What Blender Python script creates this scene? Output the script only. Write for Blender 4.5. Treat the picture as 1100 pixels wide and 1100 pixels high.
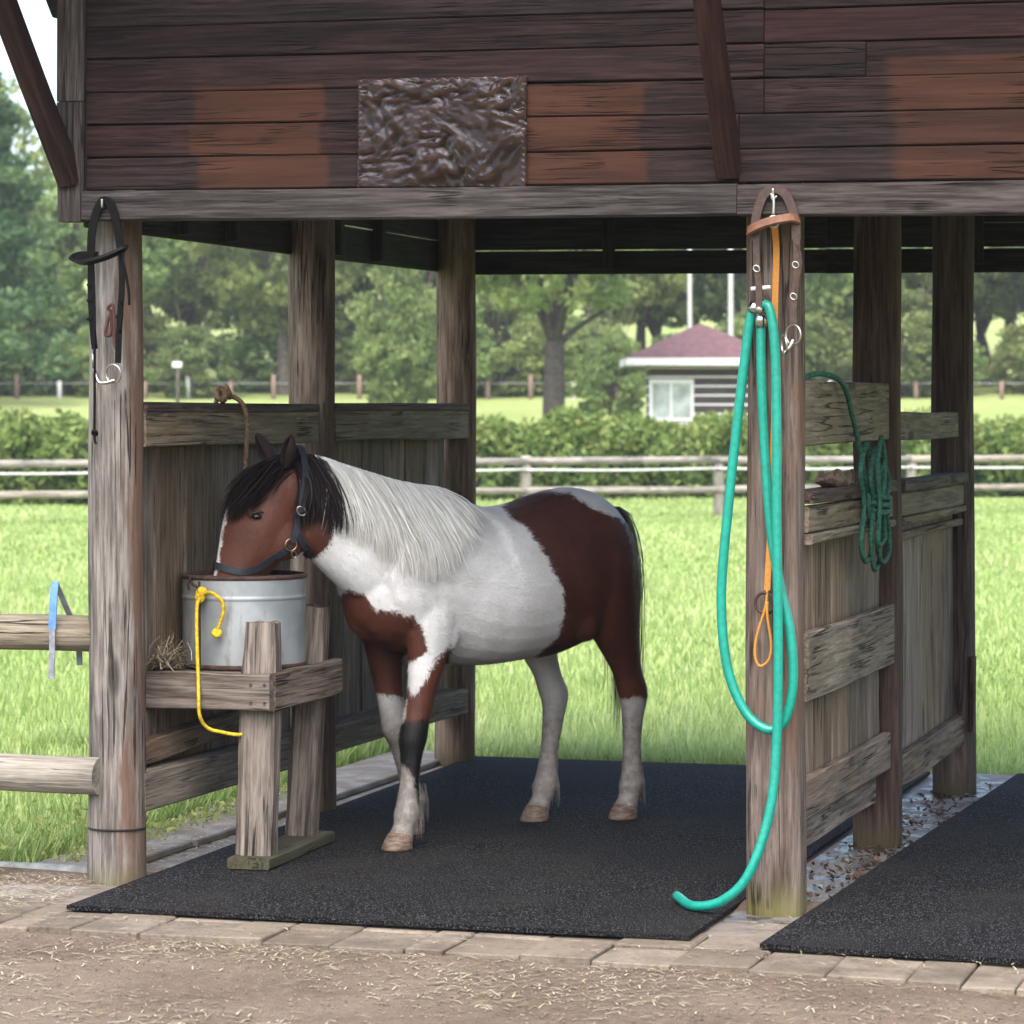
import bpy, bmesh, math, random
import numpy as np
from mathutils import Vector, Matrix, noise as mnoise
from mathutils.bvhtree import BVHTree

R = math.radians
rng = np.random.default_rng(7)
random.seed(7)
sc = bpy.context.scene
for o in list(bpy.data.objects):
    bpy.data.objects.remove(o)

# ------------------------------------------------------------------ camera, sky, sun, exposure
CAM = Vector((2.061, -9.481, 1.55)); YAW = R(17)
cd = bpy.data.cameras.new('camera'); cam = bpy.data.objects.new('camera', cd)
sc.collection.objects.link(cam); sc.camera = cam
cam.location = CAM; cam.rotation_euler = (R(90), 0, YAW)
cd.sensor_width = 36; cd.lens = 36 * 3400 / 1100; cd.shift_y = -0.1
cd.clip_start = 0.1; cd.clip_end = 3000
cd.dof.use_dof = True; cd.dof.focus_distance = 10.6; cd.dof.aperture_fstop = 7.0

SUN_EL, SUN_AZ = R(58), R(172)        # azimuth clockwise from +Y: behind the camera
wd = bpy.data.worlds.new('World'); sc.world = wd; wd.use_nodes = True
nt = wd.node_tree; bg = nt.nodes['Background']
sky = nt.nodes.new('ShaderNodeTexSky'); sky.sky_type = 'NISHITA'; sky.sun_disc = False
sky.sun_elevation = SUN_EL; sky.sun_rotation = SUN_AZ
sky.dust_density = 3.5; sky.air_density = 1.0; sky.ozone_density = 1.0
nt.links.new(sky.outputs[0], bg.inputs[0]); bg.inputs[1].default_value = 0.115
sd_ = bpy.data.lights.new('sun', 'SUN'); sun = bpy.data.objects.new('sun', sd_)
sc.collection.objects.link(sun)
sd_.energy = 1.5; sd_.angle = R(80); sd_.color = (1.0, 0.975, 0.94)
sdir = Vector((math.sin(SUN_AZ) * math.cos(SUN_EL), math.cos(SUN_AZ) * math.cos(SUN_EL), math.sin(SUN_EL)))
sun.rotation_euler = sdir.to_track_quat('Z', 'Y').to_euler(); sun.location = (0, -20, 30)
vs = sc.view_settings; vs.view_transform = 'Standard'; vs.look = 'None'; vs.gamma = 1
vs.use_curve_mapping = False; vs.exposure = 2.05

# ------------------------------------------------------------------ helpers
CT, ST = math.cos(YAW), math.sin(YAW)
def c2w(a, d, z=0.0):
    """offset to the right of and ahead of the camera's standpoint -> world"""
    return Vector((CAM.x + a * CT - d * ST, CAM.y + a * ST + d * CT, z))
WM = {}
def link(o): sc.collection.objects.link(o); return o
def empty(name, loc, rz=0):
    o = link(bpy.data.objects.new(name, None)); o.empty_display_size = .1
    m = Matrix.Translation(loc) @ Matrix.Rotation(rz, 4, 'Z')
    o.matrix_basis = m; WM[o] = m; return o
def tag(o, label=None, cat=None, group=None, kind=None):
    if label: o['label'] = label
    if cat: o['category'] = cat
    if group: o['group'] = group
    if kind: o['kind'] = kind
    return o
def obj(name, me, parent=None, world=None):
    o = link(bpy.data.objects.new(name, me))
    world = world if world is not None else (WM[parent] if parent else Matrix.Identity(4))
    WM[o] = world
    if parent:
        o.parent = parent; o.matrix_basis = WM[parent].inverted() @ world
    else: o.matrix_basis = world
    return o
def mesh(name, v, f, mat, smooth=False):
    me = bpy.data.meshes.new(name); me.from_pydata([tuple(p) for p in v], [], f)
    if mat: me.materials.append(mat)
    if smooth: me.polygons.foreach_set('use_smooth', [True] * len(me.polygons))
    me.update(); return me
def mk(name, v, f, mat, parent=None, smooth=False, origin=None):
    """verts given in world space"""
    W = WM[parent] if parent else Matrix.Translation(origin if origin is not None else Vector(v[0]))
    I = W.inverted()
    return obj(name, mesh(name, [I @ Vector(p) for p in v], f, mat, smooth), parent, W)
def cr(pts, n=8):
    P = [Vector(p) for p in pts]; P = [2 * P[0] - P[1]] + P + [2 * P[-1] - P[-2]]
    out = []
    for i in range(1, len(P) - 2):
        a, b, c, d = P[i - 1:i + 3]
        for k in range(n):
            t = k / n
            out.append(.5 * ((2 * b) + (c - a) * t + (2 * a - 5 * b + 4 * c - d) * t * t + (3 * b - a - 3 * c + d) * t ** 3))
    out.append(P[-2]); return out
def sweep(path, rad, seg=10, flat=None, up=Vector((0, 0, 1)), twist=0):
    """tube along path; rad number or fn(t); flat=(w,t) gives a strap section"""
    n = len(path); v = []; f = []; N = None
    for i, p in enumerate(path):
        t = (path[min(i + 1, n - 1)] - path[max(i - 1, 0)])
        t = t.normalized() if t.length > 1e-9 else Vector((0, 0, 1))
        if N is None:
            N = t.cross(up)
            if N.length < .05: N = t.cross(Vector((0, 1, 0)))
        N = (N - t * N.dot(t)).normalized(); B = t.cross(N)
        r = rad(i / (n - 1)) if callable(rad) else rad
        if flat:
            w, h = flat
            for a, b in ((-w, -h), (w, -h), (w, h), (-w, h)): v.append(p + N * a + B * b)
        else:
            for k in range(seg):
                a = 2 * math.pi * k / seg + twist * i
                v.append(p + (N * math.cos(a) + B * math.sin(a)) * r)
    m = 4 if flat else seg
    for i in range(n - 1):
        for k in range(m):
            f.append((i * m + k, i * m + (k + 1) % m, (i + 1) * m + (k + 1) % m, (i + 1) * m + k))
    f.append(tuple(range(m - 1, -1, -1))); f.append(tuple(range((n - 1) * m, n * m)))
    return v, f
def tube(name, pts, r, mat, parent=None, seg=10, n=8, smooth=True, **k):
    v, f = sweep(cr(pts, n) if n > 1 else [Vector(p) for p in pts], r, seg, **k)
    return mk(name, v, f, mat, parent, smooth and not k.get('flat'))
def ring(name, c, r, rr, nrm, mat, parent, seg=24, m=8, sx=1.0):
    nrm = Vector(nrm).normalized(); a = nrm.orthogonal().normalized(); b = nrm.cross(a); v = []; f = []
    if abs(a.z) > abs(b.z): a, b = b, a
    for i in range(seg):
        th = 2 * math.pi * i / seg; d = a * math.cos(th) * sx + b * math.sin(th)
        for k in range(m):
            ph = 2 * math.pi * k / m
            v.append(Vector(c) + d * r + (d.normalized() * math.cos(ph) + nrm * math.sin(ph)) * rr)
    for i in range(seg):
        for k in range(m):
            f.append((i * m + k, i * m + (k + 1) % m, ((i + 1) % seg) * m + (k + 1) % m, ((i + 1) % seg) * m + k))
    return mk(name, v, f, mat, parent, True)
def frame(p0, p1, up):
    x = (Vector(p1) - Vector(p0)).normalized(); u = Vector(up); z = (u - x * u.dot(x)).normalized(); y = z.cross(x)
    M = Matrix((x, y, z)).transposed().to_4x4(); M.translation = Vector(p0); return M
def board(name, p0, p1, w, t, up, mat, parent=None, seg=2, jit=.003, ch=.005, wend=None):
    """plank from p0 to p1: width w along up, thickness t; local X runs along the grain"""
    L = (Vector(p1) - Vector(p0)).length; v = []; f = []
    for i in range(seg + 1):
        x = L * i / seg; ww = (w + ((wend or w) - w) * i / seg) / 2; tt = t / 2
        jy, jz = random.uniform(-jit, jit), random.uniform(-jit, jit); dw = random.uniform(-jit, jit)
        for (a, b) in ((-1, -1), (1, -1), (1, 1), (-1, 1)):
            A, B = a * tt + jy * .6, b * (ww + dw) + jz
            if a * b > 0: pp = ((A, B - b * ch), (A - a * ch, B))
            else: pp = ((A - a * ch, B), (A, B - b * ch))
            if b < 0: pp = ((A, B - b * ch), (A - a * ch, B)) if a < 0 else ((A - a * ch, B), (A, B - b * ch))
            else: pp = ((A, B - b * ch), (A - a * ch, B)) if a > 0 else ((A - a * ch, B), (A, B - b * ch))
            for (q, r_) in pp: v.append((x, q, r_))
    for i in range(seg):
        for k in range(8):
            f.append((i * 8 + k, i * 8 + (k + 1) % 8, (i + 1) * 8 + (k + 1) % 8, (i + 1) * 8 + k))
    f.append(tuple(range(7, -1, -1))); f.append(tuple(range(seg * 8, seg * 8 + 8)))
    me = mesh(name, v, f, mat)
    return obj(name, me, parent, frame(p0, p1, up))
def log(name, p0, p1, r0, r1, mat, parent=None, seg=18, n=14, rough=.06, square=0.0, up=(0, 1, 0), seed=0):
    L = (Vector(p1) - Vector(p0)).length; v = []; f = []
    for i in range(n + 1):
        t = i / n; r = r0 + (r1 - r0) * t
        ox = mnoise.noise((t * 2.3 + seed * 7.1, seed, 0)) * .012; oy = mnoise.noise((t * 2.3, seed * 3.3, 5)) * .012
        for k in range(seg):
            a = 2 * math.pi * k / seg; ca, sa = math.cos(a), math.sin(a)
            rr = r * (1 + rough * mnoise.noise((ca * 1.3 + seed * 5, sa * 1.3, t * L * 1.2)) + rough * .5 * mnoise.noise((ca * 4 + seed, sa * 4, t * L * 2)))
            q = (abs(ca) ** 6 + abs(sa) ** 6) ** (-1 / 6)
            rr *= 1 + (min(q, 1.25) * .93 - 1) * square
            v.append((t * L, ca * rr + ox, sa * rr + oy))
    for i in range(n):
        for k in range(seg):
            f.append((i * seg + k, i * seg + (k + 1) % seg, (i + 1) * seg + (k + 1) % seg, (i + 1) * seg + k))
    f.append(tuple(range(seg - 1, -1, -1))); f.append(tuple(range(n * seg, (n + 1) * seg)))
    me = mesh(name, v, f, mat); sm = [len(p.vertices) == 4 for p in me.polygons]
    me.polygons.foreach_set('use_smooth', sm)
    return obj(name, me, parent, frame(p0, p1, up))
def box(name, lo, hi, mat, parent=None, ch=.0, rz=0, jit=0):
    lo, hi = Vector(lo), Vector(hi); bm = bmesh.new(); bmesh.ops.create_cube(bm, size=1)
    for q in bm.verts:
        q.co = Vector(((q.co.x) * (hi.x - lo.x), q.co.y * (hi.y - lo.y), (q.co.z + .5) * (hi.z - lo.z)))
        if jit: q.co += Vector((random.uniform(-jit, jit), random.uniform(-jit, jit), random.uniform(-jit, jit) * .5))
    if ch: bmesh.ops.bevel(bm, geom=list(bm.edges), offset=ch, segments=1, affect='EDGES')
    me = bpy.data.meshes.new(name); bm.to_mesh(me); bm.free(); me.materials.append(mat)
    W = Matrix.Translation(((lo.x + hi.x) / 2, (lo.y + hi.y) / 2, lo.z)) @ Matrix.Rotation(rz, 4, 'Z')
    return obj(name, me, parent, W)
def quads(name, V, mat, parent=None, origin=Vector((0, 0, 0)), k=4, shade=None, nseg=1, smooth=False):
    """many separate little faces in one mesh; V: (n, k, 3) world coordinates"""
    n = V.shape[0]; W = WM[parent] if parent else Matrix.Translation(origin)
    o3 = np.array(W.inverted()); P = V.reshape(-1, 3) @ o3[:3, :3].T + o3[:3, 3]
    me = bpy.data.meshes.new(name); me.vertices.add(n * k); me.vertices.foreach_set('co', P.ravel().astype(np.float32))
    fp = max(1, k // 2 - 1) if k > 4 else 1
    if k <= 4:
        idx = np.arange(n * k, dtype=np.int32); sz = np.full(n, k)
    else:       # ribbon: vertex pairs
        b = np.arange(n)[:, None, None] * k + np.arange(fp)[None, :, None] * 2 + np.array([0, 1, 3, 2])[None, None, :]
        idx = b.ravel().astype(np.int32); sz = np.full(n * fp, 4)
    me.loops.add(len(idx)); me.loops.foreach_set('vertex_index', idx)
    me.polygons.add(len(sz)); st = np.concatenate(([0], np.cumsum(sz)[:-1]))
    me.polygons.foreach_set('loop_start', st.astype(np.int32)); me.polygons.foreach_set('loop_total', sz.astype(np.int32))
    if smooth: me.polygons.foreach_set('use_smooth', np.ones(len(sz), bool))
    if shade is not None:
        at = me.attributes.new('shade', 'FLOAT', 'POINT'); at.data.foreach_set('value', np.repeat(shade, k).astype(np.float32))
    me.materials.append(mat); me.update(calc_edges=True); me.validate()
    return obj(name, me, parent, W)

# ------------------------------------------------------------------ material helpers
class NT:
    def __init__(s, name):
        s.m = bpy.data.materials.new(name); s.m.use_nodes = True; s.t = s.m.node_tree; s.t.nodes.clear()
        s.out = s.n('OutputMaterial'); s.p = s.n('BsdfPrincipled'); s.l(s.p.outputs[0], s.out.inputs[0])
    def n(s, typ, **k):
        x = s.t.nodes.new('ShaderNode' + typ)
        for a, b in k.items(): setattr(x, a, b)
        return x
    def l(s, a, b): s.t.links.new(a, b)
    def v(s, sock, val):
        if hasattr(val, 'is_output') or isinstance(val, bpy.types.NodeSocket): s.l(val, sock)
        else: sock.default_value = val
    def coord(s, which='Object', rnd=True, scale=(1, 1, 1)):
        tc = s.n('TexCoord'); o = tc.outputs[which]
        mp = s.n('Mapping'); mp.inputs['Scale'].default_value = scale
        if rnd:
            oi = s.n('ObjectInfo'); mu = s.math('MULTIPLY', oi.outputs['Random'], 91.7)
            va = s.n('VectorMath', operation='ADD'); s.l(o, va.inputs[0]); s.l(mu, va.inputs[1]); o = va.outputs[0]
        s.l(o, mp.inputs[0]); return mp.outputs[0]
    def noise(s, vec, scale, detail=5, rough=.6, dist=0):
        x = s.n('TexNoise'); x.inputs['Scale'].default_value = scale; x.inputs['Detail'].default_value = detail
        x.inputs['Roughness'].default_value = rough; x.inputs['Distortion'].default_value = dist
        if vec: s.l(vec, x.inputs['Vector'])
        return x.outputs['Fac']
    def ramp(s, fac, *st, interp='LINEAR'):
        x = s.n('ValToRGB'); cr_ = x.color_ramp; cr_.interpolation = interp
        while len(cr_.elements) < len(st): cr_.elements.new(.5)
        for e, (p, c) in zip(cr_.elements, st):
            e.position = p; e.color = (*c, 1) if len(c) == 3 else c
        s.l(fac, x.inputs[0]); return x.outputs[0]
    def rampv(s, fac, a, b, lo=0., hi=1.):
        x = s.n('MapRange', interpolation_type='SMOOTHSTEP'); s.l(fac, x.inputs[0])
        for i, q in zip((1, 2, 3, 4), (a, b, lo, hi)): x.inputs[i].default_value = q
        return x.outputs[0]
    def mix(s, fac, a, b, mode='MIX'):
        x = s.n('MixRGB', blend_type=mode); s.v(x.inputs[0], fac)
        for i, q in ((1, a), (2, b)):
            if isinstance(q, tuple): x.inputs[i].default_value = (*q[:3], 1)
            else: s.l(q, x.inputs[i])
        return x.outputs[0]
    def math(s, op, a, b=None, clamp=False):
        x = s.n('Math', operation=op, use_clamp=clamp); s.v(x.inputs[0], a)
        if b is not None: s.v(x.inputs[1], b)
        return x.outputs[0]
    def bump(s, h, dist=.005, strength=1.0, normal=None):
        x = s.n('Bump'); x.inputs['Strength'].default_value = strength; x.inputs['Distance'].default_value = dist
        s.l(h, x.inputs['Height'])
        if normal: s.l(normal, x.inputs['Normal'])
        s.l(x.outputs[0], s.p.inputs['Normal']); return x.outputs[0]
    def set(s, col=None, rough=None, metal=None, spec=None, **k):
        if col is not None: s.v(s.p.inputs['Base Color'], (*col, 1) if isinstance(col, tuple) and len(col) == 3 else col)
        if rough is not None: s.v(s.p.inputs['Roughness'], rough)
        if metal is not None: s.p.inputs['Metallic'].default_value = metal
        if spec is not None: s.p.inputs['Specular IOR Level'].default_value = spec
        for a, b in k.items(): s.v(s.p.inputs[a.replace('_', ' ')], b)
        return s.m

def wood(name, dark, mid, light, grain=1.0, bump=.004, moss=None, rust=None, patches=None, var=.35, side=None):
    tn = lambda c: (c[0] * .99, c[1], c[2] * .97)
    dark, mid, light = tn(dark), tn(mid), tn(light)
    s = NT(name); g = s.coord(scale=(.9, 9 * grain, 9 * grain)); fine = s.coord(scale=(2.2, 60 * grain, 60 * grain))
    blot = s.coord(scale=(1.0, 1.6, 1.6))
    w = s.n('TexWave', wave_type='BANDS', bands_direction='Z'); wc = s.coord(scale=(.22, 1, 1)); s.l(wc, w.inputs[0])
    w.inputs['Scale'].default_value = 11 * grain; w.inputs['Distortion'].default_value = 9; w.inputs['Detail'].default_value = 3
    w.inputs['Detail Scale'].default_value = 1.2; w.inputs['Detail Roughness'].default_value = .6
    n1 = s.noise(g, 2.2, 8, .65, .4); n2 = s.noise(fine, 1.6, 6, .7); n3 = s.noise(blot, 2.2, 5, .6, .3)
    c = s.ramp(n1, (.34, dark), (.5, mid), (.66, light))
    c = s.mix(s.math('MULTIPLY', s.rampv(w.outputs['Fac'], .35, .95), .4), c, dark)
    c = s.mix(s.math('MULTIPLY', s.rampv(n2, .44, .66), .6), c, light, 'MIX'); c = s.mix(s.math('MULTIPLY', s.rampv(n2, .36, .48, 1, 0), .45), c, dark)
    c = s.mix(s.rampv(n3, .45, .70, 0, .45), c, mid, 'MIX')
    if rust:
        n5 = s.noise(s.coord(scale=(.8, 3, 3)), 2.6, 5, .6, .5)
        c = s.mix(s.rampv(n5, .5, .66, 0, .75), c, rust)
    if side:        # weathered to grey on one side, still brown on the sheltered one
        tc = s.n('TexCoord'); sp = s.n('SeparateXYZ'); s.l(tc.outputs['Normal'], sp.inputs[0])
        nn = s.noise(s.coord(scale=(1, 6, 6)), 3, 5, .6)
        e = s.math('ADD', s.math('MULTIPLY', sp.outputs[side[0]], side[1]), s.math('MULTIPLY', s.math('SUBTRACT', nn, .5), 2.4))
        c = s.mix(s.rampv(e, .5, 1.05, 0, .8), c, side[2])
    if moss:
        geo = s.n('NewGeometry'); sp = s.n('SeparateXYZ'); s.l(geo.outputs['Position'], sp.inputs[0])
        nm = s.noise(None, 9, 6, .65); s.t.nodes
        e = s.math('ADD', s.math('MULTIPLY', sp.outputs['Z'], -1 / moss[1]), s.math('MULTIPLY', nm, 1.3))
        c = s.mix(s.rampv(e, -.25, .75, 0, .7), c, moss[0])
    # checks (cracks) along the grain
    ck = s.noise(s.coord(scale=(.55, 22 * grain, 22 * grain)), 1.5, 3, .5)
    crack = s.rampv(s.math('ABSOLUTE', s.math('SUBTRACT', ck, .5)), 0, .030, 1, 0)
    crack = s.math('MULTIPLY', crack, s.rampv(s.noise(blot, 3.1, 3), .47, .6))
    c = s.mix(s.math('MULTIPLY', crack, .85), c, (.012, .010, .009))
    # knots
    kn = s.n('TexVoronoi'); kc = s.coord(scale=(.9, 3.2, 3.2)); s.l(kc, kn.inputs['Vector']); kn.inputs['Scale'].default_value = 1.5
    kk = s.rampv(kn.outputs['Distance'], .05, .13, 1, 0); c = s.mix(s.math('MULTIPLY', kk, .8), c, tuple(x * .6 for x in dark))
    oi = s.n('ObjectInfo'); hs = s.n('HueSaturation'); s.l(c, hs.inputs['Color'])
    s.l(s.math('ADD', s.math('MULTIPLY', oi.outputs['Random'], var), 1 - var / 2), hs.inputs['Value'])
    rr2 = s.math('FRACT', s.math('MULTIPLY', oi.outputs['Random'], 17.3))
    s.l(s.math('ADD', s.math('MULTIPLY', rr2, .5), .75), hs.inputs['Saturation'])
    c = hs.outputs[0]
    if patches:     # rectangles of unweathered brown where signs used to hang
        geo = s.n('NewGeometry'); sp = s.n('SeparateXYZ'); s.l(geo.outputs['Position'], sp.inputs[0])
        nz = s.math('MULTIPLY', s.math('SUBTRACT', s.noise(None, 14, 4), .5), .03)
        tot = None
        for (x0, x1, z0, z1, e) in patches:
            ax = s.math('ADD', s.math('ADD', sp.outputs['X'], nz), s.math('MULTIPLY', s.math('SUBTRACT', rr2, .5), .05))
            q = s.math('MULTIPLY', s.rampv(ax, x0 - e, x0 + e), s.rampv(ax, x1 - e, x1 + e, 1, 0))
            q = s.math('MULTIPLY', q, s.math('MULTIPLY', s.rampv(sp.outputs['Z'], z0 - .01, z0), s.rampv(sp.outputs['Z'], z1, z1 + .01, 1, 0)))
            tot = q if tot is None else s.math('MAXIMUM', tot, q)
        br = s.mix(s.rampv(n1, .3, .7), (.030, .0125, .0075), (.062, .027, .0165))
        br = s.mix(s.math('MULTIPLY', crack, .8), br, (.02, .01, .008)); br = s.mix(s.math('MULTIPLY', kk, .5), br, (.03, .012, .008))
        c = s.mix(s.math('MULTIPLY', tot, s.math('ADD', s.math('MULTIPLY', oi.outputs['Random'], .45), .5)), c, br)
    h = s.math('ADD', s.math('MULTIPLY', n2, .5), s.math('ADD', s.math('MULTIPLY', n1, .5), s.math('MULTIPLY', crack, -1.2)))
    s.bump(h, bump * 1.5, 1.0)
    return s.set(c, s.rampv(n1, .3, .7, .75, .95), spec=.15)

W_front = wood('weathered_dark_siding', (.0055, .0035, .0036), (.0165, .0088, .0086), (.036, .0215, .0205), bump=.003, var=.5, patches=[
    (-1.872, -1.431, 2.255, 2.575, .012), (-.80, -.39, 2.235, 2.545, .012), (.372, 1.35, 2.21, 2.60, .03)])
W_beam = wood('weathered_grey_beam', (.014, .011, .0105), (.042, .033, .031), (.105, .088, .083), bump=.004)
W_brace = wood('brown_brace', (.010, .005, .0042), (.026, .0115, .009), (.045, .023, .019))
W_postL = wood('grey_log', (.05, .042, .037), (.15, .13, .118), (.30, .27, .25), bump=.005, grain=.8, side=('Y', 1.0, (.11, .058, .036)), moss=((.10, .095, .045), .10), var=.1)
W_postD = wood('brown_log', (.055, .033, .023), (.145, .094, .066), (.27, .195, .145), bump=.005, grain=.8, var=.2, side=('Y', 1.0, (.085, .042, .027)), moss=((.085, .085, .04), .13))
W_postR = wood('grey_brown_post', (.034, .025, .021), (.105, .080, .069), (.235, .19, .168), bump=.006, grain=.8, rust=(.15, .088, .058), moss=((.14, .135, .045), .16), var=.1)
W_dpost = wood('dark_red_brown_post', (.022, .014, .012), (.06, .038, .032), (.12, .085, .07), bump=.005, grain=.8, var=.25, moss=((.055, .05, .022), .14))
W_part = wood('partition_plank', (.055, .038, .028), (.14, .105, .080), (.26, .205, .165), bump=.004, var=.5, rust=(.14, .092, .06))
W_rail = wood('lichened_rail', (.055, .042, .031), (.14, .11, .082), (.26, .215, .165), bump=.004, var=.25, rust=(.135, .104, .068))
W_stand = wood('stand_timber', (.045, .035, .030), (.135, .108, .093), (.29, .245, .215), bump=.006, var=.25, moss=((.10, .095, .04), .10))
W_log = wood('pale_rail_log', (.09, .075, .058), (.21, .18, .14), (.34, .30, .245), bump=.005, var=.15)
W_fence = wood('bleached_fence', (.12, .105, .09), (.25, .225, .195), (.38, .35, .31), bump=.003, var=.15)
W_inner = wood('dark_inner_board', (.010, .009, .008), (.022, .019, .017), (.045, .040, .036), var=.4)

def simple(name, col, rough=.6, metal=0, var=.25, scale=30, bump=0, spec=.5, col2=None, **k):
    s = NT(name); n = s.noise(s.coord('Object', False), scale, 5, .6)
    d = tuple(x * (1 - var) for x in col); e = col2 or tuple(min(1, x * (1 + var)) for x in col)
    if bump: s.bump(n, bump, .8)
    return s.set(s.mix(s.rampv(n, .3, .7), d, e), rough, metal, spec, **k)

M_mat = NT('rubber_mat'); s = M_mat
n1 = s.noise(s.coord('Object', True, (1, .34, 1)), 250, 1, .5); n2 = s.noise(s.coord('Object', True), 2.2, 4, .6); n3 = s.noise(s.coord('Object', True), 420, 2, .5)
c = s.ramp(n1, (.48, (.0042, .0041, .0045)), (.58, (.011, .0108, .0118)), (.72, (.10, .098, .104)))
c = s.mix(s.rampv(n2, .42, .72, 0, .55), c, (.022, .0195, .017))
s.bump(s.math('ADD', n1, s.math('MULTIPLY', n3, .5)), .004, .9); M_mat = s.set(c, .92, spec=.08)

def grassy(name, a, b, c3):
    s = NT(name); co = s.coord('Object', False)
    n1 = s.noise(co, .35, 6, .6); n2 = s.noise(co, 6, 6, .7); n3 = s.noise(co, 60, 3, .7)
    c = s.mix(s.rampv(n1, .35, .65), a, b); c = s.mix(s.rampv(n2, .45, .7, 0, .6), c, c3)
    c = s.mix(s.rampv(n3, .4, .7, 0, .4), c, (.03, .05, .012))
    s.bump(s.math('ADD', n2, n3), .05, .6); return s.set(c, .95, spec=.1)
M_turf = grassy('turf', (.27, .335, .11), (.34, .38, .15), (.21, .27, .08))
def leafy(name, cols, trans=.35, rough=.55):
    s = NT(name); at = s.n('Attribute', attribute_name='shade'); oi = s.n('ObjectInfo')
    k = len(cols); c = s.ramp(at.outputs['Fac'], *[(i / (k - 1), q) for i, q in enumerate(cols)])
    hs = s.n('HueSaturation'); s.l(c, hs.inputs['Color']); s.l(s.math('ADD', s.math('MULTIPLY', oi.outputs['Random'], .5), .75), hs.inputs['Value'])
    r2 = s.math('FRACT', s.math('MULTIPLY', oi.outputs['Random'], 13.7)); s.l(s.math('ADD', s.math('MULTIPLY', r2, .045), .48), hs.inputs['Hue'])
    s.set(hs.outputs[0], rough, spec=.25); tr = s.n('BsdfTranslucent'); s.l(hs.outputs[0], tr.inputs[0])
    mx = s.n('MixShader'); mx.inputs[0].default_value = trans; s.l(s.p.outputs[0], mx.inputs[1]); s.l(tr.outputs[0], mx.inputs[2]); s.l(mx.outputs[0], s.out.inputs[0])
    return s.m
M_blade = leafy('grass_blade', [(.21, .28, .07), (.345, .41, .135), (.44, .48, .20), (.52, .50, .28)], .45)
M_leaf = leafy('tree_leaf', [(.085, .13, .045), (.16, .225, .075), (.25, .315, .105), (.34, .39, .15)], .5)
M_leafD = leafy('dark_leaf', [(.04, .08, .034), (.07, .125, .048), (.11, .17, .062), (.15, .21, .08)], .4)
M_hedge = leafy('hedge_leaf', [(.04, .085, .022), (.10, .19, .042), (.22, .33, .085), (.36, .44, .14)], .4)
M_bark = simple('bark', (.075, .062, .048), .95, bump=.02, scale=9, var=.5)
M_barkpale = simple('pale_bark', (.17, .15, .12), .9, bump=.01, scale=9, var=.4)

# ------------------------------------------------------------------ ground
def terrain(p):
    x, y = p[0] - CAM.x, p[1] - CAM.y; d = -x * ST + y * CT
    if d < 60: return -.075
    if d < 100: return -.075 + 2.2 * ((d - 60) / 40) ** 1.2
    return 2.125 + (d - 100) * .06 + max(0, d - 150) * .08
rows = [-40, -20, -10, 0, 6, 9, 10, 11, 12, 14, 18, 24, 32, 42, 50, 56, 60, 64, 72, 80, 90, 100, 115, 130, 150, 180, 220]
cols = [-160, -110, -80, -60, -35, -20, -12, -6, -3, 0, 3, 6, 12, 20, 35, 60, 80, 110, 160]
gv = []; gf = []
for d in rows:
    for a in cols:
        p = c2w(a, d); p.z = terrain(p); gv.append(p)
nc = len(cols)
for i in range(len(rows) - 1):
    for j in range(nc - 1):
        gf.append((i * nc + j, i * nc + j + 1, (i + 1) * nc + j + 1, (i + 1) * nc + j))
tag(mk('ground', gv, gf, M_turf, None, True, Vector((0, 0, 0))), 'bright green grass field rising gently behind the stable', kind='structure')

s = NT('dirt'); co = s.coord('Object', False)
n1 = s.noise(co, 1.6, 6, .65); n2 = s.noise(co, 24, 6, .7); n3 = s.noise(co, 160, 4, .7)
c = s.mix(s.rampv(n1, .35, .65), (.118, .088, .063), (.195, .152, .112)); c = s.mix(s.rampv(n2, .4, .72, 0, .55), c, (.27, .20, .15))
c = s.mix(s.rampv(n3, .48, .68, 0, .7), c, (.075, .05, .042)); c = s.mix(s.rampv(s.noise(co, 240, 3, .7), .58, .7, 0, .7), c, (.38, .31, .24))
s.bump(s.math('ADD', s.math('MULTIPLY', n2, .7), n3), .012, .9); M_dirt = s.set(c, .95, spec=.15)
dv = []; df = []; NX, NY = 70, 60
def dirt_z(x, y):
    return -.024 + .012 * mnoise.noise((x * 1.3, y * 1.3, 3)) + .006 * mnoise.noise((x * 6, y * 6, 9))
for j in range(NY + 1):
    for i in range(NX + 1):
        x = -7 + 15 * i / NX; y = .28 - 6 * (j / NY) ** 1.5 - (6 * (j / NY) ** 6)
        if j == 0: y += .12 * mnoise.noise((x * 1.7, 0, 0))
        e = 0.018 if j == 0 else 0
        dv.append((x, y, dirt_z(x, y) + .035 * max(0, 1 - abs(y - .2) / .5) - e))
for j in range(NY):
    for i in range(NX):
        a = j * (NX + 1) + i; df.append((a, a + NX + 1, a + NX + 2, a + 1))
tag(mk('dirt_yard', dv, df, M_dirt, None, True, Vector((0, 0, 0))), 'reddish bare dirt strewn with straw in front of the paving', kind='structure')

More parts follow.
